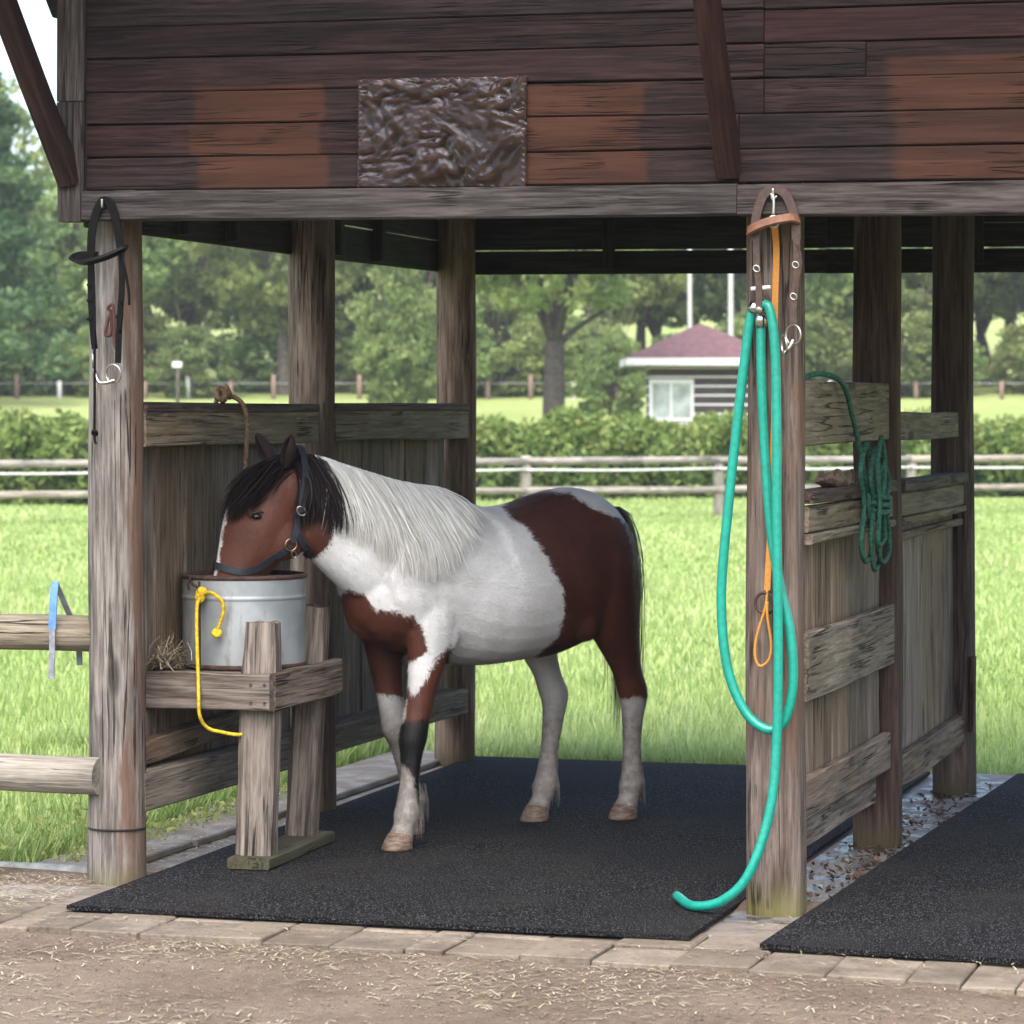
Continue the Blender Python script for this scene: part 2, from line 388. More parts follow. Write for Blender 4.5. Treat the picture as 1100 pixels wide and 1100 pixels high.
# concrete floor, kerb slabs and front pavers
s = NT('concrete'); co = s.coord('Object', False)
n1 = s.noise(co, 3, 6, .65); n2 = s.noise(co, 40, 6, .7); n3 = s.noise(co, 9, 4, .6)
c = s.mix(s.rampv(n1, .35, .65), (.125, .103, .083), (.225, .195, .16)); c = s.mix(s.rampv(n2, .45, .7, 0, .5), c, (.13, .11, .095))
c = s.mix(s.rampv(n3, .52, .62, 0, .6), c, (.16, .125, .09))
s.bump(n2, .004, .8); M_conc = s.set(c, s.rampv(n3, .4, .6, .5, .9), spec=.35)
s = NT('wet_concrete'); co = s.coord('Object', False); n1 = s.noise(co, 7, 5, .6); n2 = s.noise(co, 50, 5, .7)
c = s.mix(s.rampv(n1, .4, .6), (.05, .045, .04), (.17, .155, .14)); c = s.mix(s.rampv(n2, .5, .7, 0, .6), c, (.05, .035, .022))
s.bump(n2, .003, .6); M_wet = s.set(c, s.rampv(n1, .42, .55, .08, .8), spec=.5)
flo = tag(box('floor_slab', (-2.62, -.36, -.20), (2.55, 4.02, -.004), M_conc, None, .004), 'worn concrete stable floor under the rubber mats', kind='structure')
for i, (y0, y1) in enumerate(((.24, .92), (.935, 2.2), (2.215, 3.98))):
    box('kerb_slab', (-2.60, y0, -.004), (-2.30 + .01 * i, y1, .022), M_conc, flo, .005, 0, .003)
box('drain_strip', (-.135, -.1, -.004), (.20, 3.95, .0005), M_wet, flo)
pav = tag(box('paving_bed', (-3.4, -.98, -.30), (2.9, -.37, -.045), M_dirt, None), 'row of tan stone pavers edging the stable floor', kind='structure')
def stone(name, a, b, sp):
    s = NT(name); co = s.coord('Object', True); n1 = s.noise(co, 5, 6, .65); n2 = s.noise(co, 60, 6, .7); oi = s.n('ObjectInfo')
    c = s.mix(s.rampv(n1, .3, .7), a, b); c = s.mix(s.rampv(n2, .45, .72, 0, .6), c, sp)
    r2 = s.math('FRACT', s.math('MULTIPLY', oi.outputs['Random'], 7.7)); c = s.mix(s.math('MULTIPLY', r2, .55), c, (.19, .153, .112))
    hs = s.n('HueSaturation'); s.l(c, hs.inputs['Color']); s.l(s.math('ADD', s.math('MULTIPLY', oi.outputs['Random'], .45), .78), hs.inputs['Value'])
    geo = s.n('NewGeometry'); st_ = s.noise(geo.outputs['Position'], 3.2, 5, .65); c2 = s.mix(s.rampv(st_, .45, .68, 0, .7), hs.outputs[0], (.085, .066, .052))
    c2 = s.mix(s.rampv(s.noise(geo.outputs['Position'], 26, 4, .7), .55, .7, 0, .5), c2, (.06, .048, .04))
    s.bump(s.math('ADD', n2, n1), .008, 1.0); return s.set(c2, .92, spec=.15)
M_pav = stone('tan_paver', (.15, .122, .095), (.225, .188, .148), (.08, .064, .05))
def front(x):
    return -.80 - .02 * (x + 2.2) - .06 * max(0, x + .4) ** 1.6
x = -3.3; i = 0
while x < 2.7:
    wdt = random.choice((.232, .218, .246, .215, .117, .15))
    yf = front(x + wdt / 2) + random.uniform(-.012, .012)
    ym = -.545 if random.random() < .5 else -.60
    a_ = random.uniform(-.008, .008)
    box('paver', (x, yf, -.10), (x + wdt - .0035, ym - .004, -.005 + random.uniform(-.007, .005)), M_pav, pav, .004, a_, .004)
    box('paver', (x, ym, -.10), (x + wdt - .0035, -.365, -.003 + random.uniform(-.004, .003)), M_pav, pav, .006, 0, .003)
    x += wdt; i += 1

# ------------------------------------------------------------------ rubber mats
def mat_sheet(name, cs, label):
    n = 24; v = []; f = []; C = [Vector((a, b, 0)) for a, b in cs]
    for top in (1, 0):
        for j in range(n + 1):
            for i in range(n + 1):
                u, t = i / n, j / n
                p = C[0] * (1 - u) * (1 - t) + C[1] * u * (1 - t) + C[2] * u * t + C[3] * (1 - u) * t
                e = min(u, 1 - u, t, 1 - t)
                z = .0095 + .0025 * mnoise.noise((p.x * 1.5, p.y * 1.5, 2)) + (.0 if e > 0 else -.002)
                v.append(Vector((p.x, p.y, z + .010 if top else z - .004)))
    k = n + 1; o = k * k
    for j in range(n):
        for i in range(n):
            a = j * k + i; f.append((a, a + 1, a + k + 1, a + k)); a += o; f.append((a, a + k, a + k + 1, a + 1))
    per = [i for i in range(k)] + [j * k + n for j in range(1, k)] + [n * k + i for i in range(n - 1, -1, -1)] + [j * k for j in range(n - 1, 0, -1)]
    for a, b in zip(per, per[1:] + per[:1]): f.append((a, a + o, b + o, b))
    return tag(mk(name, v, f, M_mat, None, False, (C[0] + C[1] + C[2] + C[3]) / 4), label, 'mat')
mat_sheet('rubber_mat', [(-2.12, -.52), (-.139, -.515), (-.165, 3.86), (-2.20, 3.86)], 'black speckled rubber mat under the pony and feed stand')
mat_sheet('rubber_mat', [(.085, -.585), (2.3, -.72), (2.2, 3.9), (-.02 + .22, 3.9)], 'black speckled rubber mat in the empty stall without the pony')

# ------------------------------------------------------------------ the stable shelter
st = tag(empty('stable_shelter', (0, 0, 0)), 'open weathered timber stable with log posts and dark plank gable', 'stable')
PX = -2.228
log('post', (PX, .10, -.12), (PX - .005, .10, 2.26), .096, .088, W_postL, st, 22, 18, .05, 0, seed=1)
log('post', (PX, 1.92, -.12), (PX, 1.92, 2.95), .092, .085, W_postD, st, 18, 14, .06, 0, seed=2)
log('post', (PX, 3.70, -.12), (PX, 3.70, 2.95), .090, .085, W_postD, st, 18, 14, .06, 0, seed=3)
log('post', (-.012, .085, -.12), (-.012, .09, 2.26), .093, .088, W_postR, st, 28, 18, .05, .8, seed=4)
log('post', (.015, 1.67, -.12), (.008, 1.67, 2.34), .087, .085, W_dpost, st, 20, 14, .05, .8, seed=5)
log('post', (.03, 3.28, -.12), (.02, 3.28, 2.95), .090, .085, W_dpost, st, 20, 14, .05, .5, seed=6)
log('post', (2.24, .10, -.12), (2.24, .10, 2.26), .095, .088, W_postR, st, 18, 12, .06, .3, seed=7)
log('post', (2.24, 3.4, -.12), (2.24, 3.4, 2.30), .095, .088, W_dpost, st, 18, 12, .06, .3, seed=8)
ring('saw_kerf', (PX, .10, .175), .0925, .0035, (0, .02, 1), simple('black_gap', (.01, .008, .007), .9), st, 26)

SL = -.0095                                     # the whole front sags a little towards the right
def fz(z, x): return z + SL * (x + 2.25)
XL, XR = -2.252, 2.35
# beam along the bottom of the front
board('beam', (XL, -.085, fz(2.207, XL)), (-.09, -.085, fz(2.207, -.09)), .098, .075, (0, 0, 1), W_beam, st, 3, .002)
board('beam', (-.088, -.085, fz(2.206, -.088)), (XR, -.085, fz(2.206, XR)), .098, .075, (0, 0, 1), W_beam, st, 3, .002)
zrow = 2.2585
for k in range(11):
    z0 = zrow + .1055 * k; joints = {0: [-.09], 1: [-.09], 2: [-.012], 3: [-.012, .30], 4: [-.012], 5: [-.012]}.get(k, [-.5 + .9 * (k % 3)])
    xs = [XL] + joints + [XR]
    for a, b in zip(xs, xs[1:]):
        za, zb = fz(z0 + .052, a + .002), fz(z0 + .052, b - .002)
        o = board('wall_board', (a + .0015, -.078, za), (b - .0015, -.078, zb), .1030, .022, (0, random.uniform(-.05, .05), 1), W_front, st, 3, .0022, .004)
box('wall_backing', (XL, -.064, 2.262), (XR, -.058, 3.44), W_inner, st)
board('corner_board', (-2.300, -.082, 2.158), (-2.300, -.082, 2.545), .092, .06, (1, 0, 0), W_beam, st, 2, .002)
board('corner_board', (-2.300, -.082, 2.548), (-2.300, -.082, 3.44), .092, .06, (1, 0, 0), W_beam, st, 2, .002)
for bx_ in (-2.302, -.118, 2.05):
    zz = fz(2.29, bx_)
    board('brace', (bx_, -.10, zz), (bx_ - (.13 if bx_ < -2 else 0), -.62, zz + .86), .075, .068, (0, 1, 0), W_brace, st, 3, .003)
# side and rear upper walls, all starting at 2.15
for k in range(8):
    z = 2.145 + .147 * k
    for (a, b) in ((.02, 1.92), (1.923, 3.70)):
        board('side_board', (-2.30, a, z + .07), (-2.30, b, z + .07 + random.uniform(-.004, .004)), .139, .022, (random.uniform(-.1, .1), 0, 1), W_inner, st, 1)
    for (a, b) in ((-2.30, -.6), (-.597, 1.0), (1.003, 2.34)):
        zz = 2.145 + .107 * k
        board('rear_board', (a, 3.80, zz + .05 - .008 * (a + 2.3)), (b, 3.80, zz + .05 - .008 * (b + 2.3)), .111 if k > 1 else .1, .022, (0, random.uniform(-.06, .06), 1), W_inner, st, 1, .0015)
    board('side_board', (2.34, .02, z + .07), (2.34, 3.78, z + .07), .139, .022, (1e-3, 0, 1), W_inner, st, 1)
for k, xx in enumerate((-1.55, -.75, .05, .85, 1.65)):
    board('stud', (xx, 3.765, 2.16 + .01 * (k % 2)), (xx, 3.765, 3.1), .05, .045, (1, 0, 0), W_inner, st, 1)
for yy in (.75, 1.2, 2.3, 2.8):
    board('stud', (-2.262, yy, 2.16), (-2.262, yy, 3.1), .05, .045, (0, 1, 0), W_inner, st, 1)
board('tie_beam', (-2.2, 1.72, 2.40), (2.3, 1.72, 2.40), .12, .10, (0, 0, 1), W_inner, st, 1)
# roof: ridge front to back, planked, with the eaves carried out over the braces
for sgn in (-1, 1):
    for k in range(11):
        y0 = -.80 + .42 * k
        board('roof_plank', (sgn * 2.75, y0 + .21, 3.02), (0, y0 + .21, 4.15), .416, .03, (0, 1, 0), W_inner, st, 1, .001)
for sgn in (-1, 1):
    for yy in (-.55, .6, 1.9, 3.3):
        board('rafter', (sgn * 2.70, yy, 2.955), (sgn * .02, yy, 4.055), .09, .06, (-sgn * .4, 0, 1), W_inner, st, 1)
log('ridge_pole', (0, -.78, 4.02), (0, 3.8, 4.02), .05, .05, W_inner, st, 10, 2)
for k in range(8):          # the gable above the siding
    z = 3.44 + .09 * k; hw = (4.13 - z - .09) * 2.433
    if hw > .1: board('gable_board', (-hw, -.075, z), (hw, -.075, z), .088, .022, (0, 0, 1), W_inner, st, 1)

# left partition
XP = -2.155
for (a, b, zt, nb) in ((.185, 1.74, 1.545, 6), (1.99, 3.60, 1.548, 6)):
    board('partition_rail', (XP - .037, a - .06, zt - .0575), (XP - .037, b, zt - .0575), .125, .115, (0, 0, 1), W_rail, st, 3, .003)
    board('rail_cap', (XP - .026, a - .06, zt + .012), (XP - .026, b, zt + .012), .034, .105, (0, 0, 1), W_dpost, st, 2, .002)
    wd_ = (b - a) / nb
    for k in range(nb):
        y = a + wd_ * (k + .5)
        board('partition_board', (XP - .100 + random.uniform(-.004, .004), y, .24), (XP - .100, y, 1.50), wd_ - random.uniform(.004, .012), .024, (0, 1, 0), W_part, st, 2, .003)
    board('partition_rail', (XP - .037, a - .06, .288), (XP - .037, b, .283), .125 if a < 1 else .10, .11, (0, 0, 1), W_rail, st, 2, .003)
board('partition_rail', (XP - .055, .14, .40), (XP - .055, 1.3, .44), .08, .06, (0, 0, 1), W_part, st, 2, .003)
# right partition
XQ = .045
board('partition_board', (XQ + .01, .125, 1.540), (XQ + .01, 1.58, 1.545), .20, .028, (0, 0, 1), W_rail, st, 2, .003)
board('partition_rail', (XQ, 1.76, 1.49), (XQ, 3.20, 1.49), .10, .03, (0, 0, 1), W_rail, st, 2)
for (a, b, nb) in ((.13, 1.585, 5), (1.76, 3.20, 6)):
    board('rail_cap', (XQ + .01, a, 1.275), (XQ + .01, b, 1.278), .045, .085, (0, 0, 1), W_dpost, st, 2, .003)
    board('partition_rail', (XQ + .014, a, 1.208), (XQ + .014, b, 1.210), .082, .045, (0, 0, 1), W_rail, st, 3, .003)
    board('partition_rail', (XQ + .024, a, 1.15), (XQ + .024, b, 1.152), .028, .05, (0, 0, 1), W_rail, st, 2, .003)
    wd_ = (b - a) / nb
    for k in range(nb):
        y = a + wd_ * (k + .5)
        board('partition_board', (XQ - .02 + random.uniform(-.003, .003), y, .29), (XQ - .02, y, 1.16), wd_ - random.uniform(.004, .012), .022, (0, 1, 0), W_part, st, 2, .003)
board('partition_board', (XQ + .022, .125, .752), (XQ + .025, 1.60, .756), .215, .028, (0, 0, 1), W_rail, st, 3, .004)
board('partition_rail', (XQ + .012, .125, .340), (XQ + .012, 1.59, .350), .125, .034, (0, 0, 1), W_part, st, 3, .004)
board('partition_rail', (XQ - .05, .16, .205), (XQ - .05, 1.59, .215), .095, .05, (0, 0, 1), W_stand, st, 3, .006)
board('partition_rail', (XQ + .016, 1.76, .250), (XQ + .016, 3.20, .262), .115, .04, (0, 0, 1), W_part, st, 3, .005)
board('partition_rail', (XQ + .016, 1.76, 1.095), (XQ + .016, 3.20, 1.10), .03, .03, (0, 0, 1), W_part, st, 2, .003)
board('splint_board', (.115, 3.205, .26), (.118, 3.205, .56), .05, .02, (0, 1, 0), W_dpost, st, 1)

# ------------------------------------------------------------------ pony
HO = c2w(-.02, 11.53, .019); HYAW = R(225) + YAW          # local +x ahead, +y its left, +z up
pony = tag(empty('pony', HO, HYAW), 'brown and white pinto pony eating with its head in the tub', 'pony')
HW = WM[pony]; HI = HW.inverted()
def section_loft(stations, seg=28):
    """stations: (centre, right axis*hw, up axis*hd, (pow, narrow_top)) -> verts, faces"""
    v = []; f = []
    for C, A, B, (pw, nt_) in stations:
        for k in range(seg):
            t = 2 * math.pi * k / seg; ca, sa = math.cos(t), math.sin(t)
            x = math.copysign(abs(ca) ** pw, ca); y = math.copysign(abs(sa) ** pw, sa)
            x *= 1 - nt_ * max(0, y) ** 1.5
            v.append(Vector(C) + Vector(A) * x + Vector(B) * y)
    n = len(stations)
    for i in range(n - 1):
        for k in range(seg):
            f.append((i * seg + k, i * seg + (k + 1) % seg, (i + 1) * seg + (k + 1) % seg, (i + 1) * seg + k))
    f.append(tuple(range(seg - 1, -1, -1))); f.append(tuple(range((n - 1) * seg, n * seg)))
    return v, f
def resample(rows, n):
    """smooth (Catmull-Rom) resampling of numeric rows"""
    P = np.array(rows, float); P = np.vstack([2 * P[0] - P[1], P, 2 * P[-1] - P[-2]]); out = []
    for i in range(1, len(P) - 2):
        a, b, c, d = P[i - 1:i + 3]
        for k in range(n):
            t = k / n; out.append(.5 * (2 * b + (c - a) * t + (2 * a - 5 * b + 4 * c - d) * t * t + (3 * b - a - 3 * c + d) * t ** 3))
    out.append(P[-2]); return np.array(out)
bits = []
# trunk: x, top, bottom, half width
T = resample([(-.57, 1.06, .90, .05), (-.548, 1.12, .82, .11), (-.495, 1.185, .74, .175), (-.41, 1.228, .69, .222), (-.30, 1.243, .655, .246), (-.17, 1.222, .625, .258),
     (-.02, 1.188, .618, .270), (.14, 1.180, .610, .275), (.27, 1.215, .618, .260), (.37, 1.252, .635, .240), (.48, 1.235, .665, .222), (.58, 1.16, .69, .200), (.66, 1.08, .735, .160), (.715, 1.01, .79, .10), (.735, .96, .85, .05)], 3)
bits.append(section_loft([((x, 0, (a + b) / 2), (0, w, 0), (0, 0, (a - b) / 2), (.92, .30 if x > .2 else .12)) for x, a, b, w in T]))
# head frame: nose turned a little to the pony's right
HP = HI @ c2w(-.752, 10.95, 0); HP.z = 0
hd_dir = (HI.to_3x3() @ (c2w(-.93, -.367) - c2w(0, 0))).normalized(); hl_dir = Vector((-hd_dir.y, hd_dir.x, 0))
def hp(q, r, z): return HP + hd_dir * q + hl_dir * r + Vector((0, 0, z))
# neck: centre x,z ; half depth ; half width ; lateral follows the head
hq = hp(.02, 0, 1.30)
N = resample([(.36, 0, .98, .27, .19), (.50, 0, 1.01, .255, .175), (.64, 0, 1.065, .225, .150), (.75, hq.y * .22, 1.125, .195, .125), (.835, hq.y * .50, 1.18, .168, .105), (hq.x - .045, hq.y * .85, 1.235, .140, .088), (hq.x + .03, hq.y, 1.285, .10, .076)], 4)
ns = []
for i, (x, y, z, d, w) in enumerate(N):
    a = N[max(i - 1, 0)]; b = N[min(i + 1, len(N) - 1)]; t = Vector((b[0] - a[0], b[1] - a[1], b[2] - a[2])).normalized()
    lat = Vector((-t.y, t.x, 0)).normalized(); u = t.cross(lat); u = u if u.z > 0 else -u
    u = (u + Vector((0, 0, .6))).normalized()
    ns.append(((x, y, z), lat * w, u * d, (.95, .45)))
bits.append(section_loft(ns))
# head: q, z of centre, half depth, half width
Hs = resample([(.005, 1.335, .045, .050), (.035, 1.295, .085, .075), (.082, 1.228, .122, .088), (.118, 1.145, .134, .097), (.150, 1.075, .124, .086), (.196, .985, .092, .066), (.232, .90, .072, .056), (.258, .835, .066, .056), (.272, .80, .045, .042)], 4)
hn = (hd_dir * .894 + Vector((0, 0, .447)))
bits.append(section_loft([(hp(q, 0, z), hl_dir * w, hn * d, (.95, .38)) for q, z, d, w in Hs]))
for sg in (-1, 1):          # cheek, brow ridge
    def blob(C, A, B, Cc, seg=14):
        bm = bmesh.new(); bmesh.ops.create_uvsphere(bm, u_segments=seg, v_segments=8, radius=1)
        v = [Vector(C) + Vector(A) * q.co.x + Vector(B) * q.co.y + Vector(Cc) * q.co.z for q in bm.verts]
        f = [tuple(q.index for q in p.verts) for p in bm.faces]; bm.free(); return v, f
    bits.append(blob(hp(.055, .052 * sg, 1.095), hd_dir * .085, hl_dir * .042, Vector((0, 0, .085))))
    bits.append(blob(hp(.165, .066 * sg, 1.185), hd_dir * .035, hl_dir * .026, Vector((0, 0, .028))))
# shoulders, haunches
    bits.append(blob((.56, .125 * sg, .93), (.15, 0, .02), (0, .085, 0), (.02, 0, .20)))
    bits.append(blob((-.34, .135 * sg, .94), (.19, 0, 0), (0, .115, 0), (.0, 0, .24)))
    bits.append(blob((.64, .045 * sg, .87), (.085, 0, 0), (0, .10, 0), (0, 0, .15)))
    bits.append(blob((.47, .155 * sg, .76), (.07, 0, .01), (0, .045, 0), (0, 0, .085)))
    bits.append(blob((-.20, .17 * sg, .78), (.085, 0, 0), (0, .06, 0), (.03, 0, .10)))
def leg(rows):
    Rr = resample(rows, 3); s_ = []
    for i, (x, y, z, a, b) in enumerate(Rr):
        s_.append(((x, y, z), (0, b, 0), (a, 0, 0), (1, 0)))
    bits.append(section_loft(s_, 16))
# x, y, z, front-back radius, sideways radius
leg([(0.500, 0.135, 0.920, 0.1200, 0.0700), (0.510, 0.140, 0.780, 0.0980, 0.0720), (0.525, 0.135, 0.660, 0.0740, 0.0600), (0.545, 0.125, 0.540, 0.0540, 0.0480), (0.566, 0.115, 0.430, 0.0502, 0.0479), (0.572, 0.110, 0.385, 0.0524, 0.0502), (0.576, 0.108, 0.330, 0.0399, 0.0399), (0.582, 0.107, 0.250, 0.0331, 0.0331), (0.590, 0.106, 0.165, 0.0403, 0.0390), (0.592, 0.106, 0.125, 0.0494, 0.0468), (0.605, 0.106, 0.090, 0.0391, 0.0391), (0.622, 0.106, 0.055, 0.0414, 0.0425), (0.632, 0.106, 0.035, 0.0460, 0.0471)])
leg([(0.490, -0.135, 0.920, 0.1100, 0.0700), (0.480, -0.140, 0.760, 0.0950, 0.0700), (0.465, -0.145, 0.640, 0.0700, 0.0580), (0.440, -0.150, 0.520, 0.0520, 0.0470), (0.412, -0.155, 0.415, 0.0513, 0.0479), (0.402, -0.157, 0.375, 0.0524, 0.0502), (0.378, -0.160, 0.320, 0.0399, 0.0399), (0.348, -0.165, 0.240, 0.0331, 0.0331), (0.312, -0.170, 0.155, 0.0403, 0.0390), (0.300, -0.170, 0.125, 0.0494, 0.0468), (0.300, -0.172, 0.090, 0.0391, 0.0391), (0.305, -0.174, 0.055, 0.0414, 0.0425), (0.310, -0.175, 0.035, 0.0460, 0.0471)])
leg([(-0.330, 0.140, 0.980, 0.2000, 0.1000), (-0.360, 0.145, 0.860, 0.1780, 0.0980), (-0.405, 0.142, 0.750, 0.1300, 0.0800), (-0.455, 0.136, 0.650, 0.0920, 0.0620), (-0.505, 0.128, 0.560, 0.0660, 0.0480), (-0.545, 0.120, 0.485, 0.0661, 0.0479), (-0.556, 0.115, 0.435, 0.0547, 0.0433), (-0.556, 0.110, 0.370, 0.0410, 0.0376), (-0.558, 0.105, 0.260, 0.0342, 0.0331), (-0.565, 0.100, 0.165, 0.0429, 0.0403), (-0.567, 0.098, 0.130, 0.0520, 0.0481), (-0.555, 0.096, 0.090, 0.0403, 0.0391), (-0.538, 0.094, 0.055, 0.0437, 0.0425), (-0.530, 0.093, 0.035, 0.0471, 0.0471)])
leg([(-0.220, -0.130, 0.950, 0.1900, 0.1000), (-0.210, -0.135, 0.820, 0.1500, 0.0920), (-0.245, -0.130, 0.710, 0.1050, 0.0740), (-0.295, -0.125, 0.620, 0.0780, 0.0580), (-0.335, -0.120, 0.540, 0.0600, 0.0470), (-0.362, -0.115, 0.475, 0.0638, 0.0479), (-0.366, -0.112, 0.430, 0.0524, 0.0433), (-0.352, -0.108, 0.360, 0.0410, 0.0376), (-0.330, -0.104, 0.260, 0.0342, 0.0331), (-0.312, -0.100, 0.165, 0.0429, 0.0403), (-0.306, -0.100, 0.130, 0.0520, 0.0481), (-0.290, -0.099, 0.090, 0.0403, 0.0391), (-0.265, -0.099, 0.055, 0.0437, 0.0425), (-0.255, -0.099, 0.035, 0.0471, 0.0471)])
V = []; Fc = []
for v, f in bits:
    o = len(V); V += v; Fc += [tuple(i + o for i in q) for q in f]
tmp = bpy.data.meshes.new('pony_parts'); tmp.from_pydata([tuple(p) for p in V], [], Fc)
bm = bmesh.new(); bm.from_mesh(tmp); bmesh.ops.recalc_face_normals(bm, faces=bm.faces); bm.to_mesh(tmp); bm.free()
to = link(bpy.data.objects.new('pony_parts', tmp))
md = to.modifiers.new('r', 'REMESH'); md.mode = 'VOXEL'; md.voxel_size = .0085
md = to.modifiers.new('s', 'SMOOTH'); md.factor = .5; md.iterations = 6
dg = bpy.context.evaluated_depsgraph_get(); bme = bpy.data.meshes.new_from_object(to.evaluated_get(dg))
bpy.data.objects.remove(to); bpy.data.meshes.remove(tmp)
bme.name = 'body'; nV = len(bme.vertices); co = np.empty(nV * 3, np.float32); bme.vertices.foreach_get('co', co); co = co.reshape(-1, 3).astype(float)
bme.polygons.foreach_set('use_smooth', np.ones(len(bme.polygons), bool))
bvh = BVHTree.FromPolygons([Vector(p) for p in co], [tuple(p.vertices) for p in bme.polygons])
# coat pattern: outlines drawn on the pony's side, in (along-side, height) as one sees it standing three-quarters on
hm = np.array(HW); wpos = co @ hm[:3, :3].T + hm[:3, 3]
rel = wpos - np.array(CAM); ax = rel[:, 0] * CT + rel[:, 1] * ST; dz = -rel[:, 0] * ST + rel[:, 1] * CT
U = 550 + 3400 * ax / dz; Vv = 440 - 3400 * rel[:, 2] / dz
def sdist(poly, x, y):
    P = np.array(poly, float); d = np.full(x.shape, 1e9); ins = np.zeros(x.shape, bool)
    for i in range(len(P)):
        a, b = P[i], P[(i + 1) % len(P)]; e = b - a; t = np.clip(((x - a[0]) * e[0] + (y - a[1]) * e[1]) / (e @ e), 0, 1)
        d = np.minimum(d, np.hypot(x - a[0] - t * e[0], y - a[1] - t * e[1]))
        c_ = ((a[1] > y) != (b[1] > y)); xi = (b[0] - a[0]) * (y - a[1]) / (b[1] - a[1] + 1e-12) + a[0]; ins ^= c_ & (x < xi)
    return np.where(ins, d, -d) / 300.0
chest = [(345, 612), (366, 640), (376, 633), (392, 640), (404, 655), (425, 657), (445, 662), (456, 680), (459, 700), (447, 709), (437, 713), (436, 735), (443, 748), (455, 735), (470, 705), (486, 692), (482, 715), (474, 745), (466, 790), (464, 815), (455, 832), (452, 858), (446, 832), (428, 812), (436, 780), (437, 752), (425, 747), (404, 745), (340, 700)]
rump = [(538, 545), (556, 533), (585, 528), (612, 531), (640, 548), (662, 556), (720, 590), (720, 752), (684, 748), (668, 751), (656, 742), (640, 760), (600, 735), (583, 714), (572, 719), (575, 706), (600, 684), (607, 655), (604, 632), (588, 600), (566, 568), (548, 556)]
headp = [(180, 400), (330, 470), (344, 505), (354, 525), (359, 555), (357, 580), (344, 596), (330, 603), (322, 625), (300, 700), (180, 720)]
br = np.maximum(sdist(chest, U, Vv), sdist(headp, U, Vv))
rp = sdist(rump, U, Vv)
rp = np.where((co[:, 1] < -.02) & (co[:, 2] < .70), -.05 , rp)                       # off hind leg stays pale
rp = np.where((co[:, 1] < -.10) & (co[:, 2] > 1.1), np.minimum(rp, -.04), rp)
br = np.where((co[:, 1] < -.06) & (co[:, 2] < .50) & (co[:, 0] > 0), -.05, br)
br = np.maximum(br, rp)
rel2 = co - np.array(HP); q_ = rel2 @ np.array(hd_dir); r_ = rel2 @ np.array(hl_dir); z_ = rel2[:, 2]
nrm = np.empty(nV * 3, np.float32); bme.vertices.foreach_get('normal', nrm); nrm = nrm.reshape(-1, 3); dors = nrm @ np.array(hn)
bl = np.where((q_ > .16) & (dors > .1) & (z_ < 1.19) & (z_ > .80), .017 - np.abs(r_ + .002), -.05)
br = np.minimum(br, -bl)
knee = [(430, 775), (475, 770), (466, 815), (458, 835), (450, 868), (444, 835), (425, 812)]
dk = np.where((co[:, 0] > .2) & (co[:, 1] > 0) & (co[:, 2] < .55), sdist(knee, U, Vv), -.05)
hock = np.where((co[:, 0] < -.3) & (co[:, 1] > 0) & (co[:, 2] < .62), .03 - np.abs(co[:, 2] - .50), -.05)
eyed = np.hypot(q_ - .160, (z_ - 1.168) * 1.25); dk = np.maximum(dk, np.where((np.abs(r_) > .04) & (z_ > 1.1), .020 - eyed, -.05))
grey = np.clip((.62 - co[:, 2]) / .25, 0, 1)
hindd = np.clip((-.28 - co[:, 0]) / .25, 0, 1) * np.clip((co[:, 2] - .5) / .2, 0, 1)
for nm, arr in (('brown', br), ('dark', dk), ('leg', grey), ('hind', hindd)):
    at = bme.attributes.new(nm, 'FLOAT', 'POINT'); at.data.foreach_set('value', arr.astype(np.float32))
s = NT('pinto_coat'); cof = s.coord('Object', False)
fn = s.noise(s.coord('Object', False, (.35, 1, .6)), 210, 4, .7); bn = s.noise(cof, 7, 5, .6); fl = s.noise(cof, 38, 4, .6)
def att(n): return s.n('Attribute', attribute_name=n).outputs['Fac']
wob = s.math('ADD', s.math('MULTIPLY', s.math('SUBTRACT', fl, .5), .030), s.math('MULTIPLY', s.math('SUBTRACT', fn, .5), .022))
white = s.mix(s.rampv(bn, .35, .7), (.62, .605, .585), (.74, .73, .715)); white = s.mix(s.rampv(fn, .45, .75, 0, .35), white, (.45, .42, .39))
legc = s.mix(s.rampv(fl, .35, .65), (.185, .165, .148), (.275, .252, .23)); white = s.mix(att('leg'), white, legc)
brown = s.mix(s.rampv(bn, .3, .7), (.062, .019, .011), (.098, .033, .018)); brown = s.mix(s.rampv(fn, .45, .75, 0, .4), brown, (.055, .017, .011))
brown = s.mix(s.math('MULTIPLY', att('hind'), .65), brown, (.022, .0075, .0065))
c = s.mix(s.rampv(s.math('ADD', att('brown'), wob), -.006, .006), white, brown)
c = s.mix(s.rampv(s.math('ADD', att('dark'), wob), -.008, .008), c, (.0055, .005, .0055))
s.bump(s.math('ADD', fn, s.math('MULTIPLY', fl, .6)), .004, .55)
M_coat = s.set(c, .5, spec=.28)
bme.materials.clear(); bme.materials.append(M_coat)
body = obj('body', bme, pony)
